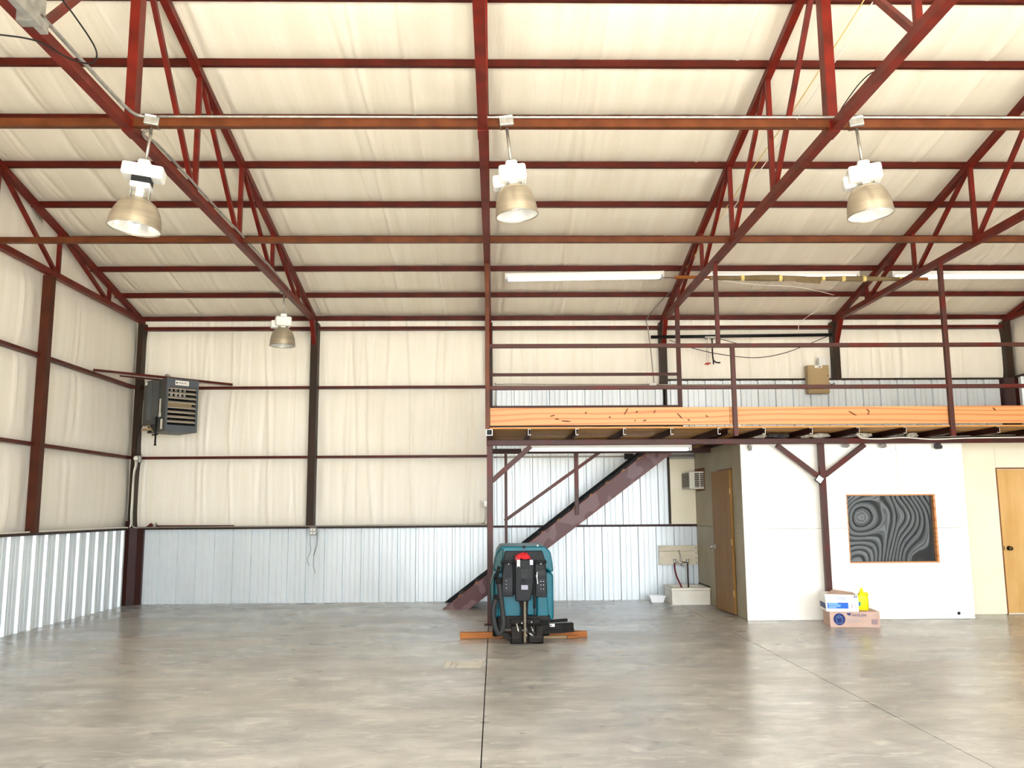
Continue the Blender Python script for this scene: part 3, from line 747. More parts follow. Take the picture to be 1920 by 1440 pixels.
# ------------------------------------------------------------------ staircase
st = thing('staircase', 'maroon steel staircase rising to the right behind the teal machine', 'staircase', (-0.6, 14.2, 0))
SY0, SY1 = 13.70, 14.72
SX, SLP = -0.81, 0.742
def sz(x): return (x - SX) * SLP
top_x = 2.41
MB().prism([(SX, 0.0), (SX + 0.40, 0.0), (2.875, 2.44), (2.48, 2.44)], 'y', SY0, SY0 + 0.008).build('stringer', 'stair', st)
fl_ = MB()
fl_.bar((SX + 0.005, SY0 + 0.03, 0.004), (2.48, SY0 + 0.03, 2.444), 0.06, 0.008, (0, 1, 0))
fl_.bar((SX + 0.405, SY0 + 0.03, 0.004), (2.875, SY0 + 0.03, 2.434), 0.06, 0.008, (0, 1, 0))
fl_.build('stringer_flange', mat('rusty_edge', '#8a4a28', '#6b3019', 9, 0.6), st)
MB().prism([(SX - 0.03, 0.0), (SX + 0.40, 0.0), (2.84, 2.44), (2.40, 2.44)], 'y', SY1 - 0.03, SY1).build('stringer', 'ink', st)  # far stringer, coloured black for the shade on its inner face
tread_m = mat('dark_tread', '#171412', '#221d19', 8, 0.6)
n_t = 12
for i in range(n_t):
    z = 0.19 * (i + 1); x = SX + z / SLP - 0.02
    tr_ = MB().box((x, SY0 + 0.01, z - 0.035), (x + 0.27, SY1 - 0.03, z)).build('tread', tread_m, st)
    MB().prism([(x - 0.012, z - 0.022), (x + 0.02, z + 0.032), (x + 0.085, z + 0.032)], 'y', SY0 - 0.002, SY0 + 0.05).build('tread_lug', 'jamb', tr_)
MB().prism([(SX + 0.02, 0.02), (SX + 0.10, 0.02), (2.47, 2.42), (2.38, 2.42)], 'y', SY0 + 0.05, SY0 + 0.06).build('shade_plate', 'ink', st)  # added black plate, stands in for the shaded band above the front stringer
MB().bar((0.15, SY0 - 0.01, 1.335), (1.72, SY0 - 0.01, 2.44), 0.05, 0.05, (0, 1, 0)).build('handrail', 'mezz', st)
MB().box((0.15, SY0 - 0.03, 0.62), (0.195, SY0 + 0.02, 2.44)).build('rail_post', 'mezz', st)
MB().box((1.245, SY0 - 0.05, 1.42), (1.307, SY0 + 0.0, 2.44)).build('rail_post', 'mezz', st, bevel=0.004)

# ------------------------------------------------------------------ fluorescent fixtures
def strip_light(xa, xb, y, z, label, tilt=0.0, hang=None):
    t = thing('strip_light', label, 'light', ((xa + xb) / 2, y, z), (0, tilt, 0), group='long fluorescent strip lights')
    L = (xb - xa) / 2
    MB().prism([(-0.075, 0.0), (0.075, 0.0), (0.055, -0.055), (-0.055, -0.055)], 'x', -L, L).build('housing', 'white', t, local=True)
    for s in (-1, 1):
        e = MB().box((L * s - 0.012, -0.08, -0.095), (L * s + 0.012, 0.08, 0.002)).build('end_plate', 'white', t, local=True)
    for yy_ in (-0.045, 0.045):
        MB().cyl((-L + 0.03, yy_, -0.078), (L - 0.03, yy_, -0.078), 0.0185, 10).build('tube', 'tube', t, local=True)
        for s in (-1, 1):
            MB().box((s * (L - 0.03) - 0.012, yy_ - 0.014, -0.10), (s * (L - 0.03) + 0.012, yy_ + 0.014, -0.055)).build('lamp_holder', 'greyink', t, local=True)
    if hang:
        for s in (-0.8, 0.8):
            MB().cyl((L * s, 0, 0), (L * s, 0, hang), 0.006, 6).build('hanger', 'galv', t, local=True)
    return t
strip_light(0.18, 2.62, 13.12, 5.13, 'white strip light on the ceiling nearest the central post', math.radians(-0.9))
strip_light(3.23, 5.67, 13.12, 5.14, 'white strip light on the ceiling behind the paper-wrapped roll')
strip_light(6.21, 8.65, 13.12, 5.14, 'white strip light on the ceiling at the far right of the mezzanine')
strip_light(0.40, 2.84, 12.63, 2.436, 'white strip light under the mezzanine deck above the stairs', math.radians(0.2))

# ------------------------------------------------------------------ high bay lamps
def high_bay(label, loc, neck, rad, tilt, yaw, side_box=True, stem=0.36, wide=0.115, core=False):
    t = thing('high_bay_lamp', label, 'lamp', loc, (0, tilt, yaw), group='high bay lamps')
    mbx = MB().box((-0.06, -0.055, -0.03), (0.06, 0.055, 0.055)).build('mounting_box', 'galv', t, local=True, bevel=0.006)
    MB().box((-0.055, -0.058, 0.035), (0.055, -0.055, 0.05)).build('cover_plate', 'sticker', mbx, local=True)
    MB().cyl((0, 0, -0.03), (0, 0, -stem), 0.013, 10).build('stem', 'conduit', t, local=True)
    z = -stem
    h = MB().box((-0.05, -0.07, z - 0.04), (0.05, 0.07, z + 0.015)).box((-wide, -0.09, z - (0.14 if core else 0.17)), (wide, 0.09, z - 0.03))
    hs = h.build('ballast_housing', 'white', t, local=True, bevel=0.022, seg=3)
    if side_box:
        MB().box((-0.17, 0.0, z - 0.19), (-0.06, 0.13, z - 0.08)).build('capacitor_box', 'white', hs, local=True, bevel=0.02, seg=3)
    MB().box((-0.02, -0.0905, z - 0.12), (0.03, -0.0895, z - 0.06)).build('sticker', 'sticker', hs, local=True)
    zb = z - 0.17
    if core:
        MB().box((-0.075, -0.07, z - 0.19), (0.075, 0.07, z - 0.138)).build('ballast_core', 'black', hs, local=True)
        MB().box((-0.08, -0.075, z - 0.235), (0.08, 0.075, z - 0.19)).build('lower_case', 'white', hs, local=True, bevel=0.008)
        zb = z - 0.232
    MB().box((-0.03, -0.03, zb - neck - 0.03), (0.03, 0.03, zb + 0.01)).build('yoke', 'white', t, local=True)
    for s in (-1, 1):
        MB().box((s * 0.075 - 0.004, -0.02, zb - neck - 0.05), (s * 0.075 + 0.004, 0.02, zb + 0.01)).build('bracket_arm', 'galv', t, local=True)
    MB().cyl((0, 0, zb), (0, 0, zb - neck - 0.04), 0.024, 12).build('socket', 'pink', t, local=True)
    zr = zb - neck; H = 0.27
    prof = [(0.045, 0), (0.085, -0.012), (0.115, -0.035)]
    for i in range(1, 9):
        a = i / 8; prof.append((0.115 + (rad - 0.115) * math.sin(a * math.pi / 2) ** 0.85, -0.035 - (H - 0.035) * a ** 1.25))
    rf = MB().lathe([(r_, zr + z_) for r_, z_ in prof]).build('reflector', 'reflector', t, local=True)
    MB().lathe([(r_ - 0.004, zr + z_ - 0.001) for r_, z_ in prof]).build('inner_face', 'reflin', rf, local=True)
    MB().lathe([(rad - 0.005, zr - H - 0.004), (rad + 0.004, zr - H - 0.004), (rad + 0.004, zr - H + 0.006), (rad - 0.005, zr - H + 0.006)], closed=True).build('rim', 'reflector', rf, local=True)
    MB().lathe([(0.0, zr - 0.23), (0.03, zr - 0.222), (0.046, zr - 0.19), (0.046, zr - 0.14), (0.022, zr - 0.07), (0.018, zr - 0.03)], n=16).build('bulb', 'bulb', t, local=True)
    return t
high_bay('high bay lamp with a flared reflector at left of the nearest brown tube', (-2.892, 7.055, 4.775), 0.075, 0.212, math.radians(6), 0.2, side_box=False, wide=0.165, core=True)
high_bay('high bay lamp on the nearest brown tube beside the central truss', (0.112, 7.055, 4.775), 0.02, 0.178, math.radians(-6), 0.0)
high_bay('high bay lamp on the nearest brown tube at the right', (3.125, 7.055, 4.775), 0.02, 0.188, math.radians(-5), -0.25, wide=0.135)
high_bay('small-looking far high bay lamp on the truss near the back wall', (-3.12, 12.68, 4.74), 0.02, 0.185, math.radians(0), 0.35)

# ------------------------------------------------------------------ unit heater hanging in the left corner
# local axes: x along the front (to the right), y into the corner, z up; origin at the near bottom front corner
ht = thing('unit_heater', 'grey unit heater with louvred front hanging in the left back corner', 'heater', (-5.20, 13.78, 2.77), (0, 0, math.radians(45)))
W_, D_, H_ = 0.53, 0.62, 0.85
body = MB()
# hollow front: shell of top, bottom, sides, back
body.box((0, 0.0, H_ - 0.02), (W_, D_, H_)).box((0, 0, 0), (W_, D_, 0.02)).box((0, 0, 0.02), (0.02, D_, H_ - 0.02)).box((W_ - 0.02, 0, 0.02), (W_, D_, H_ - 0.02)).box((0.02, D_ - 0.02, 0.02), (W_ - 0.02, D_, H_ - 0.02))
hb = body.build('cabinet', 'heater', ht, local=True)
fr = MB().box((0.0, -0.012, H_ - 0.135), (W_, 0.0, H_)).box((0.0, -0.012, 0.0), (W_, 0.0, 0.105)).box((0.0, -0.012, 0.105), (0.03, 0.0, H_ - 0.135)).box((W_ - 0.035, -0.012, 0.105), (W_, 0.0, H_ - 0.135))
fr.build('front_frame', 'heaterblue', ht, local=True)
MB().box((0.02, 0.30, 0.02), (W_ - 0.02, 0.31, H_ - 0.02)).build('dark_core', 'ink', hb, local=True)
for i in range(8):
    z = 0.155 + i * 0.0765
    MB().add([(0.03, -0.01, z), (W_ - 0.035, -0.01, z), (W_ - 0.035, 0.035, z + 0.03), (0.03, 0.035, z + 0.03), (0.03, -0.006, z - 0.012), (W_ - 0.035, -0.006, z - 0.012), (W_ - 0.035, 0.039, z + 0.018), (0.03, 0.039, z + 0.018)],
             [(0, 1, 2, 3), (7, 6, 5, 4), (0, 4, 5, 1), (1, 5, 6, 2), (2, 6, 7, 3), (3, 7, 4, 0)]).build('louvre', 'louver', ht, local=True)
for i in range(5):
    x = 0.06 + i * 0.072
    for z0, z1 in ((0.56, 0.70), (0.20, 0.30)):
        MB().cyl((x, 0.10, z0), (x, 0.10, z1), 0.022, 10).sphere((x, 0.10, z1), 0.022, 10).sphere((x, 0.10, z0), 0.022, 10).build('exchanger_tube', 'exchanger' if z0 > 0.5 else 'grime', ht, local=True)
MB().box((0.03, 0.14, 0.40), (W_ - 0.035, 0.15, 0.50)).build('baffle', 'panelbox', ht, local=True)
pl = MB().box((0.135, -0.015, H_ - 0.105), (0.36, -0.012, H_ - 0.03)).build('name_plate', 'sticker', ht, local=True)
text('plate_lettering', 'STERLING', 0.042, (0.183, -0.0158, H_ - 0.082), (1, 0, 0), (0, 0, 1), 'ink', pl, local=True, xs=0.82)
MB().lathe([(0.011, 0), (0.017, 0), (0.017, 0.001), (0.011, 0.001)], closed=True, n=16)
ring = [(0.160 + 0.014 * math.cos(t), H_ - 0.068 + 0.014 * math.sin(t)) for t in [2 * math.pi * k / 16 for k in range(16)]]
MB().prism(ring, 'y', -0.0162, -0.0152).build('plate_emblem', 'ink', pl, local=True)
# control compartment on the left side
cbx = MB().box((-0.10, 0.26, 0.12), (0.0, D_ - 0.02, 0.83)).build('control_box', 'heater', ht, local=True, bevel=0.004)
MB().box((-0.106, 0.30, 0.20), (-0.10, 0.46, 0.80)).build('access_door', 'heaterblue', cbx, local=True)
MB().box((-0.105, 0.48, 0.77), (-0.10, 0.56, 0.82)).build('sticker', 'sticker', cbx, local=True)
MB().box((-0.003, 0.17, 0.30), (0.0, 0.22, 0.53)).box((-0.003, 0.15, 0.24), (0.0, 0.23, 0.30)).box((-0.003, 0.09, 0.04), (0.0, 0.155, 0.20)).build('sticker', 'sticker', hb, local=True)
gp = MB().cyl((-0.04, 0.22, 0.24), (-0.04, 0.22, -0.20), 0.014, 10).cyl((-0.04, 0.22, -0.20), (-0.04, 0.22, -0.22), 0.02, 10).cyl((-0.04, 0.15, -0.045), (-0.04, 0.34, -0.045), 0.012, 8).build('gas_pipe', 'wire', ht, local=True)
MB().cyl((-0.06, 0.45, 0.14), (-0.06, 0.60, 0.14), 0.035, 12).cyl((-0.05, 0.52, 0.16), (-0.05, 0.30, 0.0), 0.008, 8).box((-0.10, 0.42, 0.04), (-0.02, 0.64, 0.07)).build('gas_valve', 'panelbox', ht, local=True)
MB().tube([(0.18, 0.40, H_), (0.18, 0.40, H_ + 0.06), (0.22, 0.47, H_ + 0.09), (0.30, 0.55, H_ + 0.06), (0.32, 0.57, H_ - 0.02)], 0.045, 12).build('flue_elbow', 'galv', ht, local=True)
# cross bars in the corner that carry it
bars = thing('heater_bracket', 'dark red angle bars spanning the corner that carry the grey heater', 'bracket', (-5.275, 13.975, 3.62))
MB().bar((-6.08, 13.17, 3.648), (-4.47, 14.78, 3.648), 0.035, 0.04, (0, 0, 1)).build('angle_bar', 'purlin', bars)
MB().bar((-6.04, 13.17, 3.615), (-4.43, 14.78, 3.615), 0.012, 0.03, (0, 0, 1)).build('strut_channel', 'galv', bars)
MB().bar((-5.90, 13.68, 3.64), (-4.99, 14.59, 3.64), 0.03, 0.03, (0, 0, 1)).build('angle_bar', 'purlin', bars)
MB().tube([(-5.62, 14.12, 2.95), (-5.72, 14.2, 2.90), (-5.93, 14.52, 2.7), (-5.95, 14.58, 2.47)], 0.009, 6).build('heater_cable', 'wire', label='black cable looping from the heater down the corner column', cat='cable')

# corner conduit and boxes
jb = thing('junction_box', 'round grey junction box on the corner column below the heater', 'box', (-5.97, 14.70, 2.36))
MB().box((-6.01, 14.66, 2.33), (-5.91, 14.745, 2.44)).build('box_body', 'galv', jb, bevel=0.01)
MB().cyl((-5.97, 14.655, 2.395), (-5.97, 14.62, 2.395), 0.035, 14).sphere((-5.97, 14.62, 2.395), 0.03, 12, (1, .5, 1)).build('sensor_dome', 'sticker', jb)
MB().tube([(-5.98, 14.66, 2.34), (-5.985, 14.66, 2.26), (-6.0, 14.65, 2.15), (-6.005, 14.645, 1.75), (-6.005, 14.645, 1.45), (-6.0, 14.645, 1.30), (-6.03, 14.60, 1.255), (-6.05, 14.3, 1.262), (-6.05, 12.0, 1.262), (-6.05, 8.0, 1.262)], 0.011, 8).build('conduit_pipe', 'cablewhite', label='white conduit turning along the left wall ledge', cat='conduit', group='conduits')
MB().tube([(-5.955, 14.66, 2.34), (-5.965, 14.66, 2.25), (-5.985, 14.645, 2.12), (-5.985, 14.645, 1.75), (-5.98, 14.645, 1.35), (-5.95, 14.66, 1.262), (-5.8, 14.69, 1.255), (-5.0, 14.70, 1.257), (-3.09, 14.70, 1.257), (-0.35, 14.70, 1.262), (-0.22, 14.71, 1.275), (-0.165, 14.73, 1.32), (-0.158, 14.73, 1.56)], 0.011, 8).build('conduit_pipe', 'conduit', label='grey conduit running along the back wall ledge to the central post', cat='conduit', group='conduits')
MB().box((-0.185, 14.69, 1.545), (-0.125, 14.76, 1.66)).build('switch_box', 'galv', label='small grey switch box beside the central post', cat='box', bevel=0.008)
ob = thing('outlet_box', 'grey four-socket outlet box on the ledge below the wall column', 'outlet', (-3.02, 14.68, 1.11))
MB().box((-3.075, 14.68, 1.11), (-2.965, 14.77, 1.235)).build('box_body', 'galv', ob, bevel=0.008)
for dx in (-0.022, 0.026):
    for dz in (0.035, 0.085):
        MB().cyl((-3.02 + dx, 14.682, 1.11 + dz), (-3.02 + dx, 14.674, 1.11 + dz), 0.017, 12).build('socket_face', 'white', ob)
for k, pts in enumerate(([(-3.055, 14.70, 1.11), (-3.06, 14.68, 0.98), (-3.045, 14.69, 0.86), (-3.10, 14.69, 0.72), (-3.065, 14.70, 0.615)],
                         [(-2.955, 14.70, 1.15), (-2.96, 14.69, 0.97), (-3.0, 14.70, 0.775)],
                         [(-2.94, 14.71, 1.17), (-2.945, 14.70, 0.95), (-2.99, 14.70, 0.80), (-3.0, 14.70, 0.63), (-2.965, 14.71, 0.485)])):
    MB().tube(pts, 0.0035, 6).build('hanging_wire', 'wire', label=('loose black wire hanging left of the seam under the outlet box', 'shorter loose wire hanging right under the outlet box', 'longest thin wire dangling right under the outlet box')[k], cat='wire', group='loose wires')
# bar and scraps on the ledge
MB().bar((-5.62, 14.73, 1.268), (-4.335, 14.73, 1.262), 0.04, 0.035, (0, 0, 1)).build('steel_bar', 'purlin', label='dark red steel bar lying along the wainscot ledge', cat='bar')
MB().prism([(-5.80, 1.25), (-5.70, 1.25), (-5.66, 1.285), (-5.695, 1.33), (-5.745, 1.285)], 'y', 14.70, 14.75).build('steel_offcut', 'purlin', label='dark red steel offcut standing on the corner ledge', cat='offcut')
MB().prism([(-5.645, 1.285), (-5.60, 1.285), (-5.59, 1.30), (-5.62, 1.335)], 'y', 14.71, 14.745).build('grey_scrap', 'galv', label='small grey metal scrap on the ledge beside the red offcut', cat='offcut')

# conduit, boxes behind the mezzanine railing
MB().tube([(0.02, 14.75, 2.50), (0.02, 14.75, 3.55), (0.10, 14.75, 3.625), (1.0, 14.75, 3.62), (2.68, 14.75, 3.615)], 0.011, 8).build('conduit_pipe', 'conduit', label='grey conduit on the back wall behind the left mezzanine rails', cat='conduit', group='conduits')
MB().tube([(2.76, 14.75, 3.61), (4.0, 14.77, 3.605), (5.40, 14.77, 3.60)], 0.012, 8).build('conduit_pipe', 'conduit', label='grey conduit on ribbed metal running to the tan electrical box', cat='conduit', group='conduits')
MB().tube([(2.74, 14.74, 3.62), (2.70, 14.74, 4.2), (2.66, 14.74, 4.63), (2.64, 14.70, 4.75), (2.78, 14.2, 4.93), (2.93, 13.5, 5.05), (2.86, 13.28, 5.09), (2.55, 13.2, 5.09), (2.42, 13.13, 5.10)], 0.009, 8).build('conduit_pipe', 'conduit', label='grey conduit climbing the back wall to the first ceiling strip light', cat='conduit', group='conduits')
MB().box((2.655, 14.70, 3.575), (2.775, 14.78, 3.64)).build('junction_box', 'white', label='white junction box on the wall behind the left mezzanine rails', cat='box', bevel=0.006)
eb = thing('electrical_box', 'tan electrical box mounted on the wall behind the mezzanine rail', 'electrical box', (5.55, 14.72, 3.50))
MB().box((5.375, 14.66, 3.44), (5.74, 14.80, 3.925)).build('cabinet', 'panelbox', eb, bevel=0.006)
MB().box((5.40, 14.645, 3.46), (5.735, 14.66, 3.915)).build('cover_door', 'panelbox', eb, bevel=0.004)
MB().box((5.495, 14.643, 3.875), (5.625, 14.645, 3.92)).build('label_plate', 'sticker', eb)
MB().box((5.565, 14.6415, 3.885), (5.605, 14.643, 3.90)).build('label_print', 'ink', eb)
MB().cyl((5.715, 14.645, 3.74), (5.715, 14.635, 3.74), 0.012, 10).build('latch', 'jamb', eb)
MB().box((5.60, 14.70, 3.93), (5.73, 14.80, 4.07)).build('switch_box', 'white', label='small white box on the wall above the tan electrical box', cat='box', bevel=0.008)
MB().tube([(5.76, 14.76, 3.64), (5.80, 14.72, 3.60), (5.86, 14.74, 3.62), (5.83, 14.72, 3.57), (5.79, 14.74, 3.53)], 0.006, 6).build('curled_cable', 'wire', label='short curled dark cable at the right of the tan electrical box', cat='cable')
MB().tube([(5.35, 14.78, 3.93), (5.33, 14.80, 4.3), (5.31, 14.80, 4.62), (5.36, 14.7, 4.73), (5.7, 14.2, 4.95), (5.8, 14.05, 5.0)], 0.005, 6).build('hanging_cable', 'cablewhite', label='thin white cable rising from the tan electrical box to the roof', cat='cable', group='thin white cables')

# garage door opener rail stored across the wall
op = thing('opener_rail', 'black door opener rail fixed across the wall above the mezzanine railing', 'rail', (4.2, 14.5, 4.40))
MB().cyl((2.68, 14.58, 4.41), (5.80, 14.58, 4.44), 0.028, 12).build('rail_tube', 'black', op)
MB().box((3.60, 14.52, 4.375), (3.78, 14.62, 4.41)).build('trolley', 'galv', op, bevel=0.005)
arm = MB().tube([(3.72, 14.55, 4.38), (3.72, 14.55, 4.15), (3.725, 14.55, 4.02), (3.77, 14.55, 3.965), (3.845, 14.55, 3.955)], 0.013, 8).cyl((3.725, 14.55, 4.05), (3.73, 14.55, 3.93), 0.012, 8).build('door_arm', 'black', op)
MB().cyl((3.66, 14.53, 4.38), (3.66, 14.53, 4.05), 0.014, 8).build('release_spring', 'sticker', op)
rc = MB().cyl((3.61, 14.53, 4.38), (3.61, 14.53, 3.94), 0.0022, 6).cyl((3.635, 14.53, 4.38), (3.635, 14.53, 3.94), 0.0022, 6).build('release_cord', 'hosered', op)
MB().prism([(3.57, 3.915), (3.585, 3.945), (3.66, 3.955), (3.68, 3.94), (3.64, 3.925), (3.625, 3.905), (3.615, 3.925)], 'y', 14.515, 14.54).build('release_handle', 'redplastic', rc)
MB().tube([(3.0, 14.6, 4.36), (3.35, 14.55, 4.22), (3.8, 14.5, 4.10), (4.4, 14.5, 4.03), (4.9, 14.5, 4.10), (5.4, 14.52, 4.28), (5.72, 14.56, 4.41)], 0.006, 6).build('slack_cable', 'wire', label='slack black cable sagging below the black opener rail', cat='cable')
MB().tube([(3.78, 14.56, 4.40), (4.1, 14.55, 4.30), (4.45, 14.55, 4.22)], 0.006, 6).build('rail_cable', 'wire', label='short black cable hanging off the opener rail trolley', cat='cable')

# paper-wrapped roll lying on the bottom chords
ro = thing('wrapped_roll', 'long roll wrapped in brown paper and yellow tape lying across two trusses', 'roll', (4.5, 12.42, 4.79))
rp = [(2.70, 12.42, 4.86), (3.10, 12.42, 4.855), (6.30, 12.42, 4.825)]
MB().cyl((2.66, 12.42, 4.878), (6.42, 12.42, 4.845), 0.024, 12).build('core_pole', 'timber', ro)
def rr(x): return 0.036 + 0.006 * math.sin(x * 5.0) + (0.006 if 3.3 < x < 4.6 else 0)
prv = None; mbp = MB()
xs2 = [3.18 + 0.08 * i for i in range(37)]
rings = []
for x in xs2:
    c_ = Vector((x, 12.42, 4.873 - 0.0088 * (x - 2.66)))
    rings.append([c_ + Vector((0, math.cos(t) * rr(x), math.sin(t) * rr(x))) for t in [2 * math.pi * k / 12 for k in range(12)]])
mbp.add([v for q_ in rings for v in q_], [(i * 12 + k, i * 12 + (k + 1) % 12, (i + 1) * 12 + (k + 1) % 12, (i + 1) * 12 + k) for i in range(len(rings) - 1) for k in range(12)], True)
pw = mbp.build('paper_wrap', 'paper', ro)
MB().add([(4.26, 12.372, 4.86), (4.82, 12.372, 4.855), (4.80, 12.372, 4.76), (4.45, 12.372, 4.79), (4.43, 12.372, 4.81), (4.26, 12.372, 4.80)], [(0, 1, 2, 3, 4, 5)]).add([(4.26, 12.376, 4.86), (4.82, 12.376, 4.855), (4.80, 12.376, 4.76), (4.45, 12.376, 4.79), (4.43, 12.376, 4.81), (4.26, 12.376, 4.80)], [(5, 4, 3, 2, 1, 0)]).build('torn_flap', 'paper', pw)
for x in (3.66, 4.22, 4.86, 5.16, 5.47, 6.02):
    c_ = Vector((x, 12.42, 4.873 - 0.0088 * (x - 2.66)))
    MB().cyl(c_ - Vector((0.025, 0, 0)), c_ + Vector((0.025, 0, 0)), rr(x) + 0.004, 14).build('tape_band', 'tape', pw)
# thin wires overhead
MB().tube([(3.02, 6.2, 5.62), (3.0, 8.0, 5.45), (2.98, 9.8, 5.36), (2.95, 11.5, 5.22), (2.93, 13.1, 5.12)], 0.006, 5).build('overhead_wire', 'tape', label='upper of two thin white wires strung along the truss over the mezzanine', cat='wire', group='thin overhead wires')
MB().tube([(3.06, 6.2, 5.56), (3.04, 8.0, 5.37), (3.02, 9.8, 5.28), (2.99, 11.5, 5.16), (2.95, 13.1, 5.09)], 0.006, 5).build('overhead_wire', 'sticker', label='lower of two thin white wires strung along the truss over the mezzanine', cat='wire', group='thin overhead wires')
MB().tube([(3.35, 12.40, 4.82), (4.0, 12.8, 4.86), (4.8, 13.3, 4.95), (5.63, 13.95, 4.985)], 0.006, 6).build('drooping_cable', 'cablewhite', label='white cable drooping from the wrapped roll to a ceiling purlin', cat='cable', group='thin white cables')
MB().tube([(2.96, 7.15, 4.79), (2.965, 6.95, 4.87), (2.97, 6.6, 4.91), (2.97, 6.35, 4.88), (2.97, 6.25, 4.80)], 0.005, 6).build('black_cord', 'wire', label='black cord along the truss near the right high bay lamp', cat='wire')
# conduit along the left truss bottom chord, and the overhead door track
MB().tube([(-3.03, 5.35, 4.815), (-3.03, 6.4, 4.81), (-3.02, 6.9, 4.815), (-2.96, 7.02, 4.82), (-2.90, 7.03, 4.82)], 0.014, 8).build('conduit_pipe', 'galv', label='grey conduit on the left truss between door track and lamp', cat='conduit', group='conduits')
MB().tube([(-2.93, 7.09, 4.73), (-2.99, 7.12, 4.725), (-3.035, 7.3, 4.74), (-3.035, 7.6, 4.80), (-3.035, 9.0, 4.80), (-3.035, 11.0, 4.80), (-3.06, 12.6, 4.79)], 0.013, 8).build('conduit_pipe', 'galv', label='grey conduit following the left truss from near lamp to far lamp', cat='conduit', group='conduits')
MB().tube([(-2.84, 7.01, 4.815), (-1.5, 7.01, 4.815), (0.05, 7.01, 4.815), (2.9, 7.01, 4.82), (5.9, 7.01, 4.82), (8.9, 7.01, 4.82)], 0.011, 8).build('conduit_pipe', 'galv', label='grey conduit lying on the nearest brown tube between the lamps', cat='conduit', group='conduits')
tk = thing('door_track', 'galvanised overhead door track hung from the left truss at the top corner', 'track', (-2.98, 3.0, 4.60))
MB().bar((-2.95, 0.0, 4.66), (-2.95, 5.40, 4.66), 0.05, 0.07).bar((-2.99, 0.0, 4.75), (-2.99, 5.35, 4.75), 0.06, 0.05).build('track_rail', 'galv', tk)
MB().box((-3.04, 5.22, 4.62), (-2.93, 5.30, 4.82)).build('track_bracket', 'galv', tk)
MB().bar((-3.02, 5.47, 4.80), (-3.02, 5.47, 5.9), 0.04, 0.04).build('hanger_angle', 'galv', tk)
MB().tube([(-3.0, 5.55, 5.05), (-2.95, 5.75, 4.98), (-2.9, 6.0, 4.86), (-2.92, 6.0, 4.75), (-3.0, 5.85, 4.70), (-3.1, 5.6, 4.69), (-3.3, 5.5, 4.68), (-3.5, 5.4, 4.64), (-3.7, 5.3, 4.66)], 0.006, 6).build('loose_cable', 'wire', label='loose dark cable looping under the left truss at the top corner', cat='cable')
# conduit under the mezzanine and cable along its beam
MB().tube([(-0.02, 14.76, 2.386), (1.0, 14.76, 2.386), (2.35, 14.76, 2.386), (3.38, 14.76, 2.386)], 0.013, 8).build('conduit_pipe', 'conduit', label='grey conduit along the ribbed wall above the stair handrail', cat='conduit', group='conduits')
MB().box((2.2, 14.70, 2.34), (2.35, 14.80, 2.43)).build('junction_box', 'wire', label='dark junction box on the wall at the top of the stairs', cat='box', bevel=0.006)
MB().tube([(4.86, 11.70, 2.50), (4.93, 11.68, 2.47), (5.02, 11.78, 2.438), (5.3, 11.79, 2.43), (5.6, 11.79, 2.445), (6.0, 11.79, 2.42), (6.5, 11.79, 2.435), (7.2, 11.79, 2.44), (8.7, 11.79, 2.44)], 0.009, 8).build('draped_cable', 'cablewhite', label='thick white cable draped along the mezzanine beam at the right', cat='cable', group='thin white cables')
MB().tube([(5.95, 11.78, 2.445), (6.4, 11.77, 2.46), (7.0, 11.77, 2.47), (8.7, 11.78, 2.46)], 0.007, 8).build('draped_cable', 'conduit', label='grey cable lying on the mezzanine beam behind the white one', cat='cable')

# crumpled plastic stuffed above the office between joists
def crumple(name, c, s, seed, material, label, rough_=0.35):
    bm = bmesh.new(); bmesh.ops.create_icosphere(bm, subdivisions=4, radius=1)
    for v in bm.verts:
        n_ = noise.noise(v.co * 2.2 + Vector((seed, 0, 0))) * rough_ + noise.noise(v.co * 5.5 + Vector((0, seed, 0))) * rough_ * 0.5 + abs(noise.noise(v.co * 11 + Vector((0, 0, seed)))) * rough_ * 0.35
        v.co *= 1 + n_
        v.co = Vector((v.co.x * s[0], v.co.y * s[1], v.co.z * s[2]))
    mb = MB(); bm.verts.ensure_lookup_table()
    mb.add([v.co + Vector(c) for v in bm.verts], [tuple(v.index for v in f.verts) for f in bm.faces], False); bm.free()
    return mb.build(name, material, label=label, cat='plastic', group='crumpled plastic above the office')
for i, (x, mt, wd, lab) in enumerate(((3.62, 'bagwhite', 0.11, 'white crumpled plastic bag leftmost above the office front'), (3.80, 'bagdark', 0.10, 'small dark crumpled bag beside the leftmost white one'),
                                      (3.95, 'bagdark', 0.11, 'larger dark crumpled bag left of the office post'), (4.27, 'bagwhite', 0.09, 'small white crumpled bag above the left office brace'),
                                      (4.48, 'bagwhite', 0.14, 'bulky white crumpled bag directly above the office post'), (4.86, 'bagclear', 0.16, 'grey crumpled sheet where the white cable starts'),
                                      (5.08, 'bagwhite', 0.12, 'cream crumpled bag right of the cable start'), (5.50, 'bagclear', 0.15, 'grey crumpled bag above the office window'),
                                      (5.75, 'bagwhite', 0.08, 'small white crumpled bag above the window right of the grey one'), (6.10, 'bagdark', 0.13, 'dark crumpled bag near the rail post at right'))):
    crumple('crumpled_bag', (x, 11.87, 2.484), (wd * 0.9, 0.065, 0.031), 2.3 * i + 1, M[mt], lab)
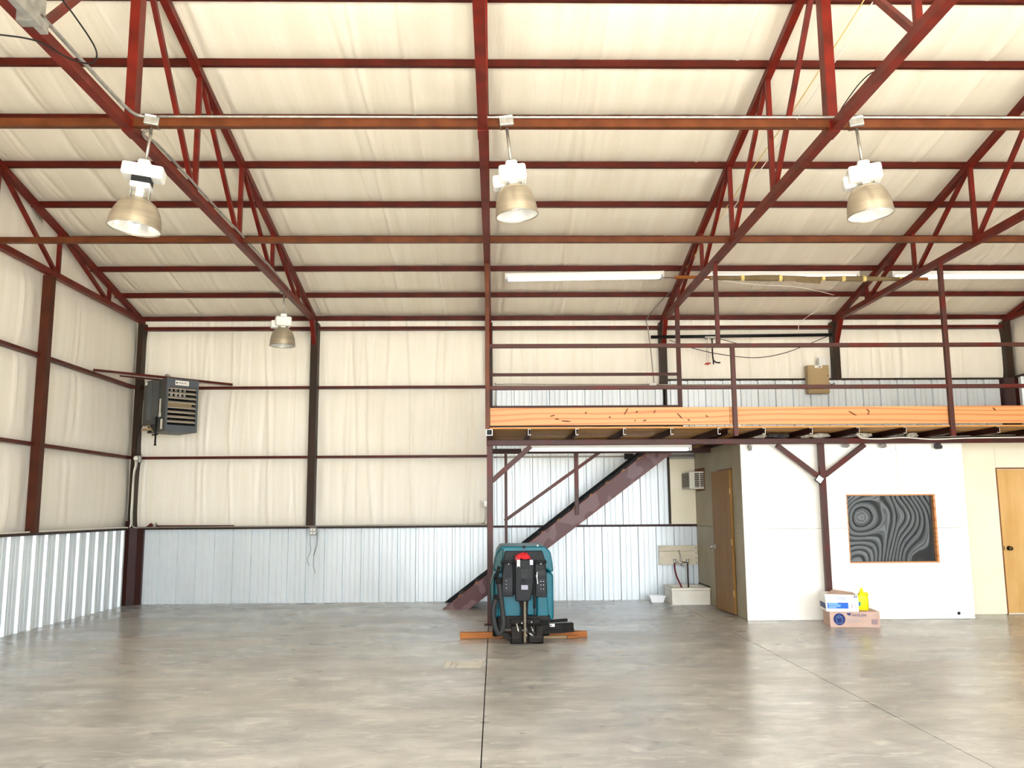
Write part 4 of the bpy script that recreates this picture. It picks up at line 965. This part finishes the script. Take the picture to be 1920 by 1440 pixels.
for x, z, mt, w, h, lab in ((3.51, 2.33, 'bagclear', 0.028, 0.045, 'plastic scrap hanging below beam at the office corner'), (4.84, 2.35, 'bagclear', 0.05, 0.03, 'plastic scrap hanging below beam at the right brace'),
                            (5.36, 2.345, 'bagclear', 0.05, 0.03, 'round plastic scrap hanging below beam above the window'), (6.13, 2.335, 'bagdark', 0.055, 0.04, 'dark plastic scrap hanging below beam at right')):
    crumple('plastic_scrap', (x, 11.925, z), (w, 0.018, h), x, M[mt], lab)

# ------------------------------------------------------------------ mop sink corner
bd = struct(MB().box((2.975, YB - 0.045, 1.245), (3.40, YB - 0.03, 2.34)), 'wall_patch_board', 'creamboard')
sk = thing('mop_sink', 'low white square mop sink on the floor beside the office door', 'sink', (3.09, 14.3, 0))
sx0, sx1, sy0, sy1, szt = 2.80, 3.385, 14.02, 14.66, 0.262
mb = MB()
mb.prism([(sx0 - 0.01, 0.0), (sx1 + 0.008, 0.0), (sx1 + 0.008, 0.215), (sx0 - 0.01, 0.215)], 'y', sy0, sy0 + 0.05)
mb.box((sx0 - 0.01, sy1 - 0.05, 0), (sx1, sy1, 0.215)).box((sx0 - 0.01, sy0 + 0.05, 0), (sx0 + 0.04, sy1 - 0.05, 0.215)).box((sx1 - 0.05, sy0 + 0.05, 0), (sx1, sy1 - 0.05, 0.215)).box((sx0 + 0.04, sy0 + 0.05, 0), (sx1 - 0.05, sy1 - 0.05, 0.06))
mb.build('basin', 'porcelain', sk)
MB().box((sx0 - 0.02, sy0 - 0.012, 0.218), (sx1 + 0.015, sy0 + 0.055, szt)).box((sx0 - 0.02, sy1 - 0.055, 0.218), (sx1 + 0.015, sy1, szt)).box((sx0 - 0.02, sy0 + 0.055, 0.218), (sx0 + 0.045, sy1 - 0.055, szt)).box((sx1 - 0.055, sy0 + 0.055, 0.218), (sx1 + 0.015, sy1 - 0.055, szt)).build('rim', 'porcelain', sk, bevel=0.006)
MB().cyl((3.09, 14.35, 0.06), (3.09, 14.35, 0.066), 0.04, 16).build('drain', 'steel', sk)
tb = thing('plastic_tub', 'small white plastic tub on the floor left of the mop sink', 'tub', (2.62, 14.42, 0))
def ring_(hw, hd, z): return [(2.62 - hw, 14.42 - hd, z), (2.62 + hw, 14.42 - hd, z), (2.62 + hw, 14.42 + hd, z), (2.62 - hw, 14.42 + hd, z)]
vs = ring_(0.095, 0.065, 0.003) + ring_(0.122, 0.088, 0.10) + ring_(0.118, 0.084, 0.10) + ring_(0.091, 0.061, 0.008)
fs = [(3, 2, 1, 0)] + [(r_ * 4 + k, r_ * 4 + (k + 1) % 4, (r_ + 1) * 4 + (k + 1) % 4, (r_ + 1) * 4 + k) for r_ in range(3) for k in range(4)] + [(12, 13, 14, 15)]
MB().add(vs, fs).build('tub_body', 'tub', tb, bevel=0.004)
mb = MB(); o1 = ring_(0.134, 0.10, 0.096); i1 = ring_(0.119, 0.085, 0.096); o2 = ring_(0.134, 0.10, 0.112); i2 = ring_(0.119, 0.085, 0.112)
mb.add(o1 + i1 + o2 + i2, [(k, (k + 1) % 4, 4 + (k + 1) % 4, 4 + k) for k in range(4)] + [(8 + k, 12 + k, 12 + (k + 1) % 4, 8 + (k + 1) % 4) for k in range(4)] + [(k, 8 + k, 8 + (k + 1) % 4, (k + 1) % 4) for k in range(4)] + [(4 + k, 4 + (k + 1) % 4, 12 + (k + 1) % 4, 12 + k) for k in range(4)])
mb.build('tub_rim', 'tub', tb)
pb = thing('tap_board', 'white plank board on the ribbed wall holding the sink taps', 'board', (3.07, YB - 0.05, 0.57))
MB().box((2.745, YB - 0.07, 0.80), (3.395, YB - 0.03, 0.89)).build('plank', 'planks', pb, bevel=0.003)
MB().box((2.745, YB - 0.07, 0.57), (3.395, YB - 0.03, 0.796)).build('plank', 'planks', pb, bevel=0.003)
for x in (2.775, 3.365):
    for z in (0.60, 0.68, 0.765, 0.85):
        MB().cyl((x, YB - 0.07, z), (x, YB - 0.077, z), 0.014, 10).build('bolt', 'galv', pb)
fc = thing('service_faucet', 'chrome two-handle service faucet with hose on the plank board', 'faucet', (3.10, YB - 0.10, 0.60))
fyy = YB - 0.12
MB().cyl((3.0, fyy, 0.615), (3.20, fyy, 0.615), 0.014, 12).cyl((3.10, fyy, 0.60), (3.10, fyy - 0.03, 0.57), 0.014, 12).cyl((3.10, fyy - 0.03, 0.585), (3.12, fyy - 0.05, 0.54), 0.011, 10).sphere((3.10, fyy, 0.615), 0.026, 12).build('body', 'chrome', fc)
for x in (2.99, 3.21):
    MB().cyl((x, YB - 0.07, 0.64), (x, fyy, 0.625), 0.017, 12).cyl((x, fyy, 0.60), (x, fyy - 0.01, 0.66), 0.019, 12).build('valve', 'chrome', fc)
    MB().cyl((x, fyy - 0.008, 0.655), (x, fyy - 0.008, 0.67), 0.030, 12).build('handle', 'chrome', fc)
MB().tube([(3.085, YB - 0.075, 0.815), (3.095, fyy, 0.72), (3.12, fyy, 0.63)], 0.005, 6).cyl((3.075, YB - 0.07, 0.81), (3.075, fyy - 0.005, 0.65), 0.004, 6).build('brace_rod', 'steel', fc)
MB().tube([(2.985, fyy, 0.60), (2.99, fyy - 0.01, 0.50), (3.01, fyy - 0.05, 0.38), (3.05, 14.55, 0.24), (3.07, 14.50, 0.14)], 0.013, 8).build('supply_hose', 'hosered', label='dark red hose curving from the left tap into the sink', cat='hose', group='sink hoses')
MB().tube([(3.205, fyy, 0.60), (3.205, fyy - 0.01, 0.50), (3.195, fyy - 0.05, 0.38), (3.17, 14.55, 0.24), (3.16, 14.50, 0.14)], 0.012, 8).build('supply_hose', 'hosedark', label='dark hose curving from the right tap into the sink', cat='hose', group='sink hoses')
ac = thing('window_air_conditioner', 'small cream air conditioner set high in the office side wall', 'air conditioner', (3.30, 14.47, 1.80))
MB().box((3.17, 14.20, 1.82), (3.44, 14.78, 2.10)).build('case', 'accream', ac, bevel=0.006)
for y0, y1 in ((14.225, 14.30), (14.33, 14.75)): pass
for x0, x1 in ((3.255, 3.33), (3.345, 3.40)):
    f = MB().box((x0, 14.194, 1.845), (x1, 14.2, 2.075)).build('side_grille', 'acgrille', ac)
    for k in range(7):
        MB().box((x0, 14.190, 1.86 + k * 0.031), (x1, 14.194, 1.866 + k * 0.031)).build('grille_bar', 'accream', f)
f = MB().box((3.163, 14.24, 1.85), (3.17, 14.74, 2.075)).build('rear_grille', 'acgrille', ac)
for k in range(9): MB().box((3.159, 14.24, 1.86 + k * 0.024), (3.163, 14.74, 1.865 + k * 0.024)).build('grille_bar', 'accream', f)

# ------------------------------------------------------------------ cartons and bottle
bx2 = thing('cardboard_box', 'brown cardboard box with blue round bag emblem on the floor by the office', 'box', (4.255, 11.31, 0), (0, 0, math.radians(-9)))
bx2.scale = (0.93, 1.0, 0.95)
bw, bh, bdp = 0.655, 0.205, 0.40                       # width, height, depth
MB().box((0, 0, 0), (bw, bdp, bh)).build('carton', 'carton', bx2, local=True, bevel=0.004)
MB().box((0.0, bdp / 2 - 0.025, bh), (bw, bdp / 2 + 0.025, bh + 0.0008)).build('sealing_tape', 'panelbox', bx2, local=True)
circ = [(0.125 + 0.078 * math.cos(t), 0.105 + 0.078 * math.sin(t)) for t in [2 * math.pi * k / 32 for k in range(32)]]
em = MB().prism(circ, 'y', -0.0012, 0.0).build('round_emblem', 'navyink', bx2, local=True)
def line2(mb, pts, w, y0, y1):
    for (xa, za), (xb, zb) in zip(pts, pts[1:]):
        d = Vector((xb - xa, zb - za)); d.normalize(); n_ = Vector((-d.y, d.x)) * w / 2; e = d * w / 2
        mb.prism([(xa - e.x + n_.x, za - e.y + n_.y), (xb + e.x + n_.x, zb + e.y + n_.y), (xb + e.x - n_.x, zb + e.y - n_.y), (xa - e.x - n_.x, za - e.y - n_.y)], 'y', y0, y1)
    return mb
line2(MB(), [(0.088, 0.055), (0.162, 0.055), (0.162, 0.128), (0.158, 0.138), (0.139, 0.138), (0.139, 0.125), (0.111, 0.125), (0.111, 0.138), (0.092, 0.138), (0.088, 0.128), (0.088, 0.055)], 0.003, -0.002, -0.0012).build('bag_outline', 'cyanink', em, local=True)
line2(MB(), [(0.113, 0.138), (0.113, 0.16), (0.137, 0.16), (0.137, 0.138)], 0.0025, -0.002, -0.0012).build('bag_handle', 'cyanink', em, local=True)
text('brand_lettering', 'KleenLine', 0.06, (0.252, -0.0008, 0.146), (1, 0, 0), (0, 0, 1), 'navyink', bx2, local=True, xs=0.95)
dome = [(0.252 + 0.028 * math.cos(t), 0.186 + 0.030 * math.sin(t)) for t in [math.pi * (1 + k / 10) for k in range(11)]]
MB().prism([(min(p[0], 0.28), p[1]) for p in dome], 'y', -0.001, 0).build('brand_mark', 'navyink', bx2, local=True)
MB().box((0.33, -0.0008, 0.136), (0.44, 0.0, 0.142)).build('small_print', 'greyink', bx2, local=True)
for k in range(5):
    MB().box((0.222, -0.0008, 0.108 - k * 0.011), (0.222 + (0.175, 0.155, 0.18, 0.20, 0.09)[k], 0.0, 0.112 - k * 0.011)).build('small_print', 'greyink', bx2, local=True)
MB().box((0.595, -0.0008, 0.165), (0.635, 0.0, 0.171)).build('small_print', 'greyink', bx2, local=True)
def barcode(parent, x0, x1, z0, z1, material, seed, frame=True):
    b = line2(MB(), [(x0, z0), (x1, z0), (x1, z1), (x0, z1), (x0, z0)], 0.003, -0.001, 0.0).build('barcode_frame', material, parent, local=True)
    r = random.Random(seed); x = x0 + 0.006; mb = MB()
    while x < x1 - 0.008:
        w = r.choice((0.002, 0.003, 0.005)); mb.box((x, -0.001, z0 + 0.006), (x + w, 0.0, z1 - 0.006)); x += w + r.choice((0.002, 0.003, 0.006))
    mb.build('barcode_bars', material, b, local=True, kind='stuff')
barcode(bx2, 0.545, 0.625, 0.045, 0.105, 'navyink', 2)
# white carton on top, turned slightly
bx1 = thing('white_carton', 'white carton with blue printed band stacked on the cardboard box', 'box', (4.203, 11.30, bh * 0.95 + 0.001), (0, 0, math.radians(-10)))
bx1.scale = (0.835, 1.0, 1.0)
cw, ch, cd = 0.485, 0.215, 0.43
MB().prism([(0.012, 0), (cw, 0), (cw, ch - 0.01), (0.0, ch)], 'y', 0, cd).build('carton', 'whitecarton', bx1, local=True, bevel=0.004)
band = MB().box((0.03, -0.0012, 0.038), (0.335, 0.0, 0.112)).build('blue_band', 'blueink', bx1, local=True)
for k, (t_, w_) in enumerate(((0.016, 0.14), (0.012, 0.18), (0.012, 0.175), (0.012, 0.115))):
    MB().box((0.045, -0.002, 0.096 - k * 0.0175), (0.045 + w_, -0.0012, 0.096 - k * 0.0175 + t_ * 0.8)).build('band_print', 'cyanink', band, local=True)
text('brand_script', 'Softesse', 0.052, (0.165, -0.0008, 0.153), (1, 0, 0), (0.16, 0, 1), 'blueink', bx1, local=True, xs=0.8)
line2(MB(), [(0.158, 0.193), (0.185, 0.162)], 0.004, -0.0016, -0.0006).build('brand_stroke', 'greyink', bx1, local=True)
MB().box((0.25, -0.0008, 0.139), (0.335, 0, 0.146)).build('small_print', 'cyanink', bx1, local=True)
MB().box((0.03, -0.0008, 0.198), (0.15, 0, 0.202)).build('small_print', 'greyink', bx1, local=True)
cm = MB().box((0.425, -0.0012, 0.172), (0.462, 0.0, 0.200)).build('corner_mark', 'ink', bx1, local=True)
MB().box((0.438, -0.002, 0.176), (0.450, -0.0012, 0.196)).build('corner_mark_arrow', 'whiteink', cm, local=True)
barcode(bx1, 0.37, 0.465, 0.035, 0.105, 'greyink', 5)
MB().add([(0.0055, 0.02, 0.10), (0.0035, 0.38, 0.10), (0.0095, 0.38, 0.03), (0.0105, 0.02, 0.03)], [(0, 1, 2, 3)]).add([(0.0045, 0.02, 0.10), (0.0025, 0.38, 0.10), (0.0085, 0.38, 0.03), (0.0095, 0.02, 0.03)], [(3, 2, 1, 0)]).build('side_band', 'navyink', bx1, local=True)
MB().add([(0.012, 0.04, ch - 0.003), (0.47, 0.02, ch - 0.011), (0.46, 0.20, ch + 0.008), (0.20, 0.36, ch + 0.03)], [(0, 1, 2, 3)]).add([(0.012, 0.04, ch - 0.005), (0.47, 0.02, ch - 0.013), (0.46, 0.20, ch + 0.006), (0.20, 0.36, ch + 0.028)], [(3, 2, 1, 0)]).build('top_flap', 'carton', bx1, local=True)
bo = thing('yellow_bottle', 'yellow plastic bottle with blue label standing beside the white carton', 'bottle', (4.728, 11.42, bh * 0.95 + 0.001), (0, 0, math.radians(-8)))
bo.scale = (1.18, 1.2, 1.08)
def rect_ring(hw, hd, z, n=16, p=4.0):
    out = []
    for k in range(n):
        t = 2 * math.pi * k / n; c_, s_ = math.cos(t), math.sin(t)
        out.append(Vector((hw * math.copysign(abs(c_) ** (2 / p), c_), hd * math.copysign(abs(s_) ** (2 / p), s_), z)))
    return out
rings = [rect_ring(*a) for a in ((0.058, 0.04, 0.0), (0.062, 0.043, 0.006), (0.062, 0.043, 0.14), (0.058, 0.04, 0.165), (0.035, 0.03, 0.195), (0.018, 0.018, 0.215), (0.016, 0.016, 0.225))]
MB().add([v for r_ in rings for v in r_], [(i * 16 + k, i * 16 + (k + 1) % 16, (i + 1) * 16 + (k + 1) % 16, (i + 1) * 16 + k) for i in range(6) for k in range(16)], True).add(rings[0], [tuple(range(16))[::-1]]).build('bottle_body', 'yellow', bo, local=True)
MB().cyl((0, 0, 0.222), (0, 0, 0.25), 0.017, 14).cyl((0, 0, 0.25), (0, 0, 0.262), 0.008, 10).build('cap', 'yellowcap', bo, local=True)
MB().box((-0.055, -0.0445, 0.055), (-0.03, -0.042, 0.10)).build('label_mark', 'bluelabel', bo, local=True)
lb = MB().tube([(0.034, 0, 0.20), (0.058, 0, 0.195), (0.064, 0, 0.165)], 0.010, 8).build('handle', 'yellow', bo, local=True)

# ------------------------------------------------------------------ floor scrubber, seen from its rear
ms = thing('floor_scrubber', 'teal walk-behind floor scrubber with black controls parked by the central post', 'cleaning machine', (0.33, 10.25, 0))
def L(cx, cy): return (cx * 0.000906 - 0.505, 1.170 - cy * 0.000879)
# lower tank
lt = MB().prism([(-0.345, 0.27), (-0.36, 0.74), (-0.31, 0.80), (0.30, 0.80), (0.348, 0.755), (0.345, 0.24), (0.24, 0.215), (0.20, 0.27)], 'y', 0.10, 1.15).build('lower_tank', 'teal', ms, local=True, bevel=0.03, seg=3)
MB().prism([(-0.30, 0.28), (-0.30, 0.56), (-0.06, 0.56), (-0.02, 0.40), (-0.04, 0.28)], 'y', 0.03, 0.12).build('left_bulge', 'teal', lt, local=True, bevel=0.02, seg=3)
MB().prism([(0.035, 0.30), (0.02, 0.40), (0.03, 0.56), (0.12, 0.56), (0.12, 0.30)], 'y', 0.045, 0.12).build('middle_bulge', 'teal', lt, local=True, bevel=0.015)
MB().prism([(0.145, 0.235), (0.145, 0.56), (0.27, 0.56), (0.285, 0.23)], 'y', 0.02, 0.12).build('right_bulge', 'teal', lt, local=True, bevel=0.02, seg=3)
MB().prism([(-0.385, 0.44), (-0.388, 0.64), (-0.36, 0.745), (-0.34, 0.745), (-0.345, 0.42), (-0.365, 0.41)], 'y', 0.04, 0.60).build('side_flank', 'tealdark', lt, local=True, bevel=0.012)
# upper recovery tank
ut = MB().prism([(-0.355, 0.80), (-0.345, 0.90), (-0.315, 1.02), (-0.265, 1.085), (0.245, 1.085), (0.315, 1.02), (0.335, 0.90), (0.345, 0.795), (0.30, 0.785), (0.275, 0.815), (-0.32, 0.815)], 'y', 0.02, 1.05).build('recovery_tank', 'teal', ms, local=True, bevel=0.025, seg=3)
MB().prism([(-0.33, 0.80), (-0.35, 0.86), (-0.32, 0.99), (-0.27, 1.06), (-0.23, 1.06), (-0.255, 0.80)], 'y', -0.01, 0.30).build('left_shoulder', 'tealdark', ut, local=True, bevel=0.012)
MB().box((-0.012, 0.005, 1.06), (0.022, 0.05, 1.09)).build('lid_notch', 'ink', ut, local=True)
MB().sphere((0.165, 0.04, 1.09), 0.012, 10).build('lid_knob', 'white', ut, local=True)
# dark rear console
cn = MB().prism([(-0.215, 1.035), (0.215, 1.035), (0.255, 0.90), (0.265, 0.54), (-0.262, 0.54), (-0.245, 0.90)], 'y', -0.03, 0.05).build('rear_console', 'charcoal', ms, local=True, bevel=0.01)
lbx = MB().prism([(-0.225, 0.90), (-0.135, 0.90), (-0.122, 0.76), (-0.125, 0.525), (-0.255, 0.53), (-0.25, 0.76)], 'y', -0.09, -0.02).build('left_switch_box', 'charcoal', ms, local=True, bevel=0.008)
rbx = MB().prism([(0.13, 0.90), (0.22, 0.90), (0.252, 0.80), (0.255, 0.515), (0.128, 0.52), (0.125, 0.76)], 'y', -0.09, -0.02).build('right_switch_box', 'charcoal', ms, local=True, bevel=0.008)
for bx_, xs3, zs3 in ((lbx, (-0.21, -0.165), (0.70, 0.66, 0.62)), (rbx, (0.185, 0.215), (0.69, 0.65, 0.605))):
    x0, x1 = xs3[0] - 0.025, xs3[1] + 0.025
    MB().box((x0, -0.094, zs3[2] - 0.035), (x1, -0.09, zs3[0] + 0.03)).build('switch_plate', 'black', bx_, local=True)
    for x in xs3[:1] if bx_ is lbx else xs3:
        for z in zs3:
            MB().box((x - 0.01, -0.106, z - 0.011), (x + 0.01, -0.094, z + 0.011)).build('rocker_switch', 'ink', bx_, local=True)
            MB().box((x + 0.002, -0.108, z + 0.001), (x + 0.009, -0.106, z + 0.008)).build('switch_mark', 'whiteink', bx_, local=True)
MB().box((0.14, -0.093, 0.765), (0.245, -0.09, 0.815)).build('gauge_window', 'black', rbx, local=True)
ct_ = MB().prism([(-0.10, 0.945), (0.108, 0.945), (0.105, 0.66), (0.07, 0.50), (0.045, 0.478), (-0.10, 0.478), (-0.105, 0.60)], 'y', -0.16, -0.03).build('control_head', 'charcoal', ms, local=True, bevel=0.012)
MB().box((-0.082, -0.164, 0.85), (-0.048, -0.16, 0.942)).build('warning_label', 'sticker', ct_, local=True)
MB().box((-0.080, -0.165, 0.845), (-0.05, -0.164, 0.868)).box((-0.07, -0.165, 0.905), (-0.062, -0.164, 0.915)).build('label_print', 'ink', ct_, local=True)
MB().box((0.066, -0.164, 0.885), (0.10, -0.16, 0.94)).build('white_decal', 'whiteink', ct_, local=True)
text('decal_lettering', '65', 0.028, (0.067, -0.1645, 0.902), (1, 0, 0), (0, 0, 1), 'navyink', ct_, local=True)
MB().box((-0.035, -0.164, 0.735), (0.042, -0.158, 0.835)).build('recess_plate', 'black', ct_, local=True)
MB().cyl((0.005, -0.16, 0.787), (0.005, -0.172, 0.787), 0.020, 16).build('round_button', 'charcoal', ct_, local=True)
MB().box((-0.035, -0.162, 0.61), (0.04, -0.158, 0.66)).build('rating_plate', 'greyink', ct_, local=True)
kn = MB()
for a in range(4):
    t = a * math.pi / 2 + 0.4; kn.cyl((-0.008 + 0.018 * math.cos(t), -0.185, 0.70 + 0.018 * math.sin(t)), (-0.008 + 0.018 * math.cos(t), -0.165, 0.70 + 0.018 * math.sin(t)), 0.014, 10)
kn.cyl((-0.008, -0.16, 0.70), (-0.008, -0.188, 0.70), 0.022, 14).build('star_knob', 'ink', ct_, local=True)
for s, xa, xb in ((-1, -0.268, -0.10), (1, 0.108, 0.255)):
    hb_ = MB().cyl((xa, -0.13, 0.915), (xb, -0.13, 0.915), 0.016, 12).build('handle_grip', 'black', ms, local=True)
    MB().sphere(((xa + xb) / 2 + 0.01, -0.13, 0.893), 0.012, 10).build('trigger_pin', 'steel', hb_, local=True)
MB().box((-0.105, -0.155, 0.93), (-0.07, -0.10, 0.975)).build('handle_cheek', mat('dark_red_plastic', '#7d2226', rough=0.5), ct_, local=True, bevel=0.006)
# wrench-like steel lever at the right box
MB().tube([(0.15, -0.10, 0.80), (0.145, -0.10, 0.755), (0.15, -0.10, 0.70), (0.155, -0.10, 0.665)], 0.008, 8).sphere((0.145, -0.10, 0.755), 0.018, 10, (1, .5, 1)).build('steel_lever', 'steel', rbx, local=True)
# stem and cables
MB().box((-0.008, -0.15, 0.03), (0.016, -0.12, 0.50)).build('centre_strip', mat('dull_steel', '#6b6250', '#574f41', 20, 0.5, metal=0.4), ms, local=True)
MB().prism([(-0.06, 0.48), (0.05, 0.48), (0.03, 0.20), (-0.05, 0.20), (-0.035, 0.35)], 'y', -0.02, 0.05).build('steering_stem', 'rubber', ms, local=True)
MB().tube([(0.12, -0.12, 0.70), (0.112, -0.14, 0.58), (0.112, -0.15, 0.40), (0.105, -0.16, 0.22), (0.10, -0.17, 0.09)], 0.0065, 8).tube([(0.02, -0.05, 0.34), (0.05, -0.08, 0.29), (0.09, -0.10, 0.27)], 0.005, 6).build('control_cable', 'wire', ms, local=True)
MB().tube([(0.118, -0.125, 0.56), (0.112, -0.15, 0.48), (0.112, -0.15, 0.40)], 0.014, 8).build('cable_sleeve', 'rubber', ms, local=True)
# drain hose hanging at the left
hz = MB().tube([(-0.288, -0.07, 0.69), (-0.275, -0.075, 0.58), (-0.262, -0.08, 0.47), (-0.245, -0.09, 0.33), (-0.238, -0.09, 0.22), (-0.262, -0.09, 0.14), (-0.295, -0.09, 0.12), (-0.33, -0.085, 0.19), (-0.352, -0.08, 0.30), (-0.348, -0.07, 0.42), (-0.315, -0.06, 0.51)], 0.030, 12).build('drain_hose', mat('ribbed_grey_hose', '#262627', '#303031', 30, 0.6, stretch=(1, 1, 8)), ms, local=True)
MB().cyl((-0.283, -0.085, 0.63), (-0.266, -0.09, 0.52), 0.014, 10).build('hose_pipe', 'steel', hz, local=True)
MB().cyl((-0.292, -0.07, 0.67), (-0.287, -0.07, 0.735), 0.036, 12).cyl((-0.318, -0.06, 0.49), (-0.310, -0.06, 0.545), 0.034, 12).build('hose_cuff', 'rubber', hz, local=True)
MB().tube([(-0.33, 0.0, 0.72), (-0.30, -0.03, 0.80), (-0.285, -0.02, 0.86)], 0.02, 10).build('overflow_pipe', 'rubber', ms, local=True)
# chassis
MB().box((-0.30, 0.0, 0.16), (0.30, 1.0, 0.30)).box((-0.16, -0.03, 0.21), (0.18, 0.05, 0.27)).build('chassis', 'grime', ms, local=True, bevel=0.01)
for s, x in ((-1, -0.33), (1, 0.27)):
    w = MB().lathe([(0.03, -0.035), (0.115, -0.035), (0.125, -0.02), (0.125, 0.02), (0.115, 0.035), (0.03, 0.035)], n=24)
    vs = [Vector((v.z + x, v.x + 0.42, v.y + 0.126)) for v in w.v]
    ww = MB(); ww.v = vs; ww.f = w.f; ww.sm = w.sm
    wh = ww.build('drive_wheel', 'rubber', ms, local=True)
    MB().cyl((x - 0.03, 0.42, 0.126), (x + 0.03, 0.42, 0.126), 0.04, 16).build('hub', 'grime', wh, local=True)
# rear casters and brackets
for x0, x1, y0 in ((-0.150, -0.03, -0.14), (0.05, 0.20, -0.12)):
    br_ = MB().prism([(y0, 0.02), (y0 + 0.09, 0.005), (y0 + 0.16, 0.03), (y0 + 0.16, 0.20), (y0 + 0.04, 0.20), (y0 - 0.01, 0.08)], 'x', x0, x1).build('caster_fork', 'grime', ms, local=True, bevel=0.008)
    MB().cyl((x0 - 0.012, y0 + 0.09, 0.062), (x1 + 0.012, y0 + 0.09, 0.062), 0.06, 20).build('caster_wheel', 'rubber', br_, local=True)
    MB().cyl((x0 - 0.02, y0 + 0.09, 0.062), (x1 + 0.02, y0 + 0.09, 0.062), 0.014, 10).build('axle', 'steel', br_, local=True)
MB().prism([(-0.25, 0.07), (-0.14, 0.02), (-0.03, 0.05), (-0.03, 0.11), (-0.13, 0.10), (-0.24, 0.13)], 'y', -0.06, 0.02).build('skid_plate', 'grime', ms, local=True, bevel=0.005)
for k, (x0, z0, x1, z1) in enumerate(((-0.09, 0.23, -0.06, 0.10), (0.02, 0.24, 0.05, 0.13), (0.07, 0.20, 0.11, 0.12), (-0.02, 0.20, -0.05, 0.08), (0.03, 0.14, 0.10, 0.09), (0.14, 0.22, 0.13, 0.10))):
    MB().cyl((x0, -0.10, z0), (x1, -0.12, z1), 0.011, 8).build('linkage_rod', 'grime' if k % 2 else 'steel', ms, local=True)
for x, z in ((-0.03, 0.235), (0.08, 0.245), (-0.02, 0.155), (0.02, 0.10)):
    MB().sphere((x, -0.115, z), 0.013, 8).build('bolt', 'steel', ms, local=True)
# squeegee sticking out at the right
sq_ = MB().prism([(0.19, 0.02), (0.20, -0.06), (0.44, 0.02), (0.575, 0.10), (0.565, 0.20), (0.42, 0.12), (0.24, 0.07)], 'z', 0.145, 0.205).build('squeegee_blade', 'grime', ms, local=True, bevel=0.006)
MB().bar((0.20, -0.02, 0.235), (0.50, 0.13, 0.235), 0.03, 0.035).build('squeegee_arm', 'rubber', sq_, local=True)
MB().cyl((0.30, -0.035, 0.19), (0.30, -0.035, 0.225), 0.022, 12).box((0.29, -0.05, 0.185), (0.345, -0.03, 0.215)).build('clamp', 'steel', sq_, local=True)
MB().prism([(0.20, -0.065), (0.44, 0.012), (0.578, 0.095), (0.575, 0.115), (0.43, 0.03), (0.20, -0.04)], 'z', 0.105, 0.148).build('rubber_lip', 'rubber', sq_, local=True)
# red rag on the control head
bm = bmesh.new(); bmesh.ops.create_grid(bm, x_segments=22, y_segments=14, size=1)
mb = MB(); vs = []
for v in bm.verts:
    a, b = v.co.x, v.co.y
    h_ = 0.06 * max(0.0, 1 - a * a) ** 0.5 * max(0.0, 1 - b * b) ** 0.4 + 0.03 * noise.noise(Vector((a * 2.8, b * 2.8, 4)))
    vs.append(Vector((0.33 - 0.015 + a * 0.088 + 0.008 * noise.noise(Vector((b * 3, a * 2, 1))), 10.25 - 0.095 + b * 0.06, 0.948 + max(0.0, h_) + 0.004)))
top = [tuple(v.index for v in f.verts) for f in bm.faces]
n_v = len(vs)
vs2 = vs + [v - Vector((0, 0, 0.005)) for v in vs]
mb.add(vs2, top + [tuple(i + n_v for i in f[::-1]) for f in top], True); bm.free()
mb.build('red_rag', 'rag', label='crumpled red rag lying on top of the scrubber controls', cat='cloth')

# timber blocks on the floor at the machine
MB().box((-0.42, 10.60, 0.004), (1.085, 10.69, 0.075)).build('timber_beam', 'timber', label='long orange timber lying on the floor under the floor scrubber', cat='timber', bevel=0.004)
MB().box((0.50, 10.545, 0.003), (0.838, 10.59, 0.035)).build('timber_block', 'paletimber', label='short pale timber block in front of the long orange timber', cat='timber', bevel=0.003)
MB().box((0.845, 10.54, 0.003), (0.985, 10.59, 0.03)).build('timber_block', 'timber', label='small brown timber offcut at the right end of the pale block', cat='timber', bevel=0.003)
# pale residue patches by the floor joint
rs = thing('floor_residue', 'pale rectangular tape residue on the concrete left of the centre joint', 'residue', (-0.32, 8.95, 0.001))
for poly in ([(-0.50, 8.72), (-0.45, 8.70), (-0.44, 9.06), (-0.49, 9.08)], [(-0.435, 8.70), (-0.40, 8.70), (-0.385, 9.06), (-0.43, 9.06)], [(-0.375, 8.71), (-0.145, 8.73), (-0.135, 9.05), (-0.37, 9.06)], [(-0.145, 9.04), (-0.112, 9.12), (-0.1, 9.35), (-0.112, 9.35), (-0.125, 9.12), (-0.17, 9.06)]):
    MB().prism(poly, 'z', 0.0003, 0.0012).build('residue_patch', 'residue', rs)
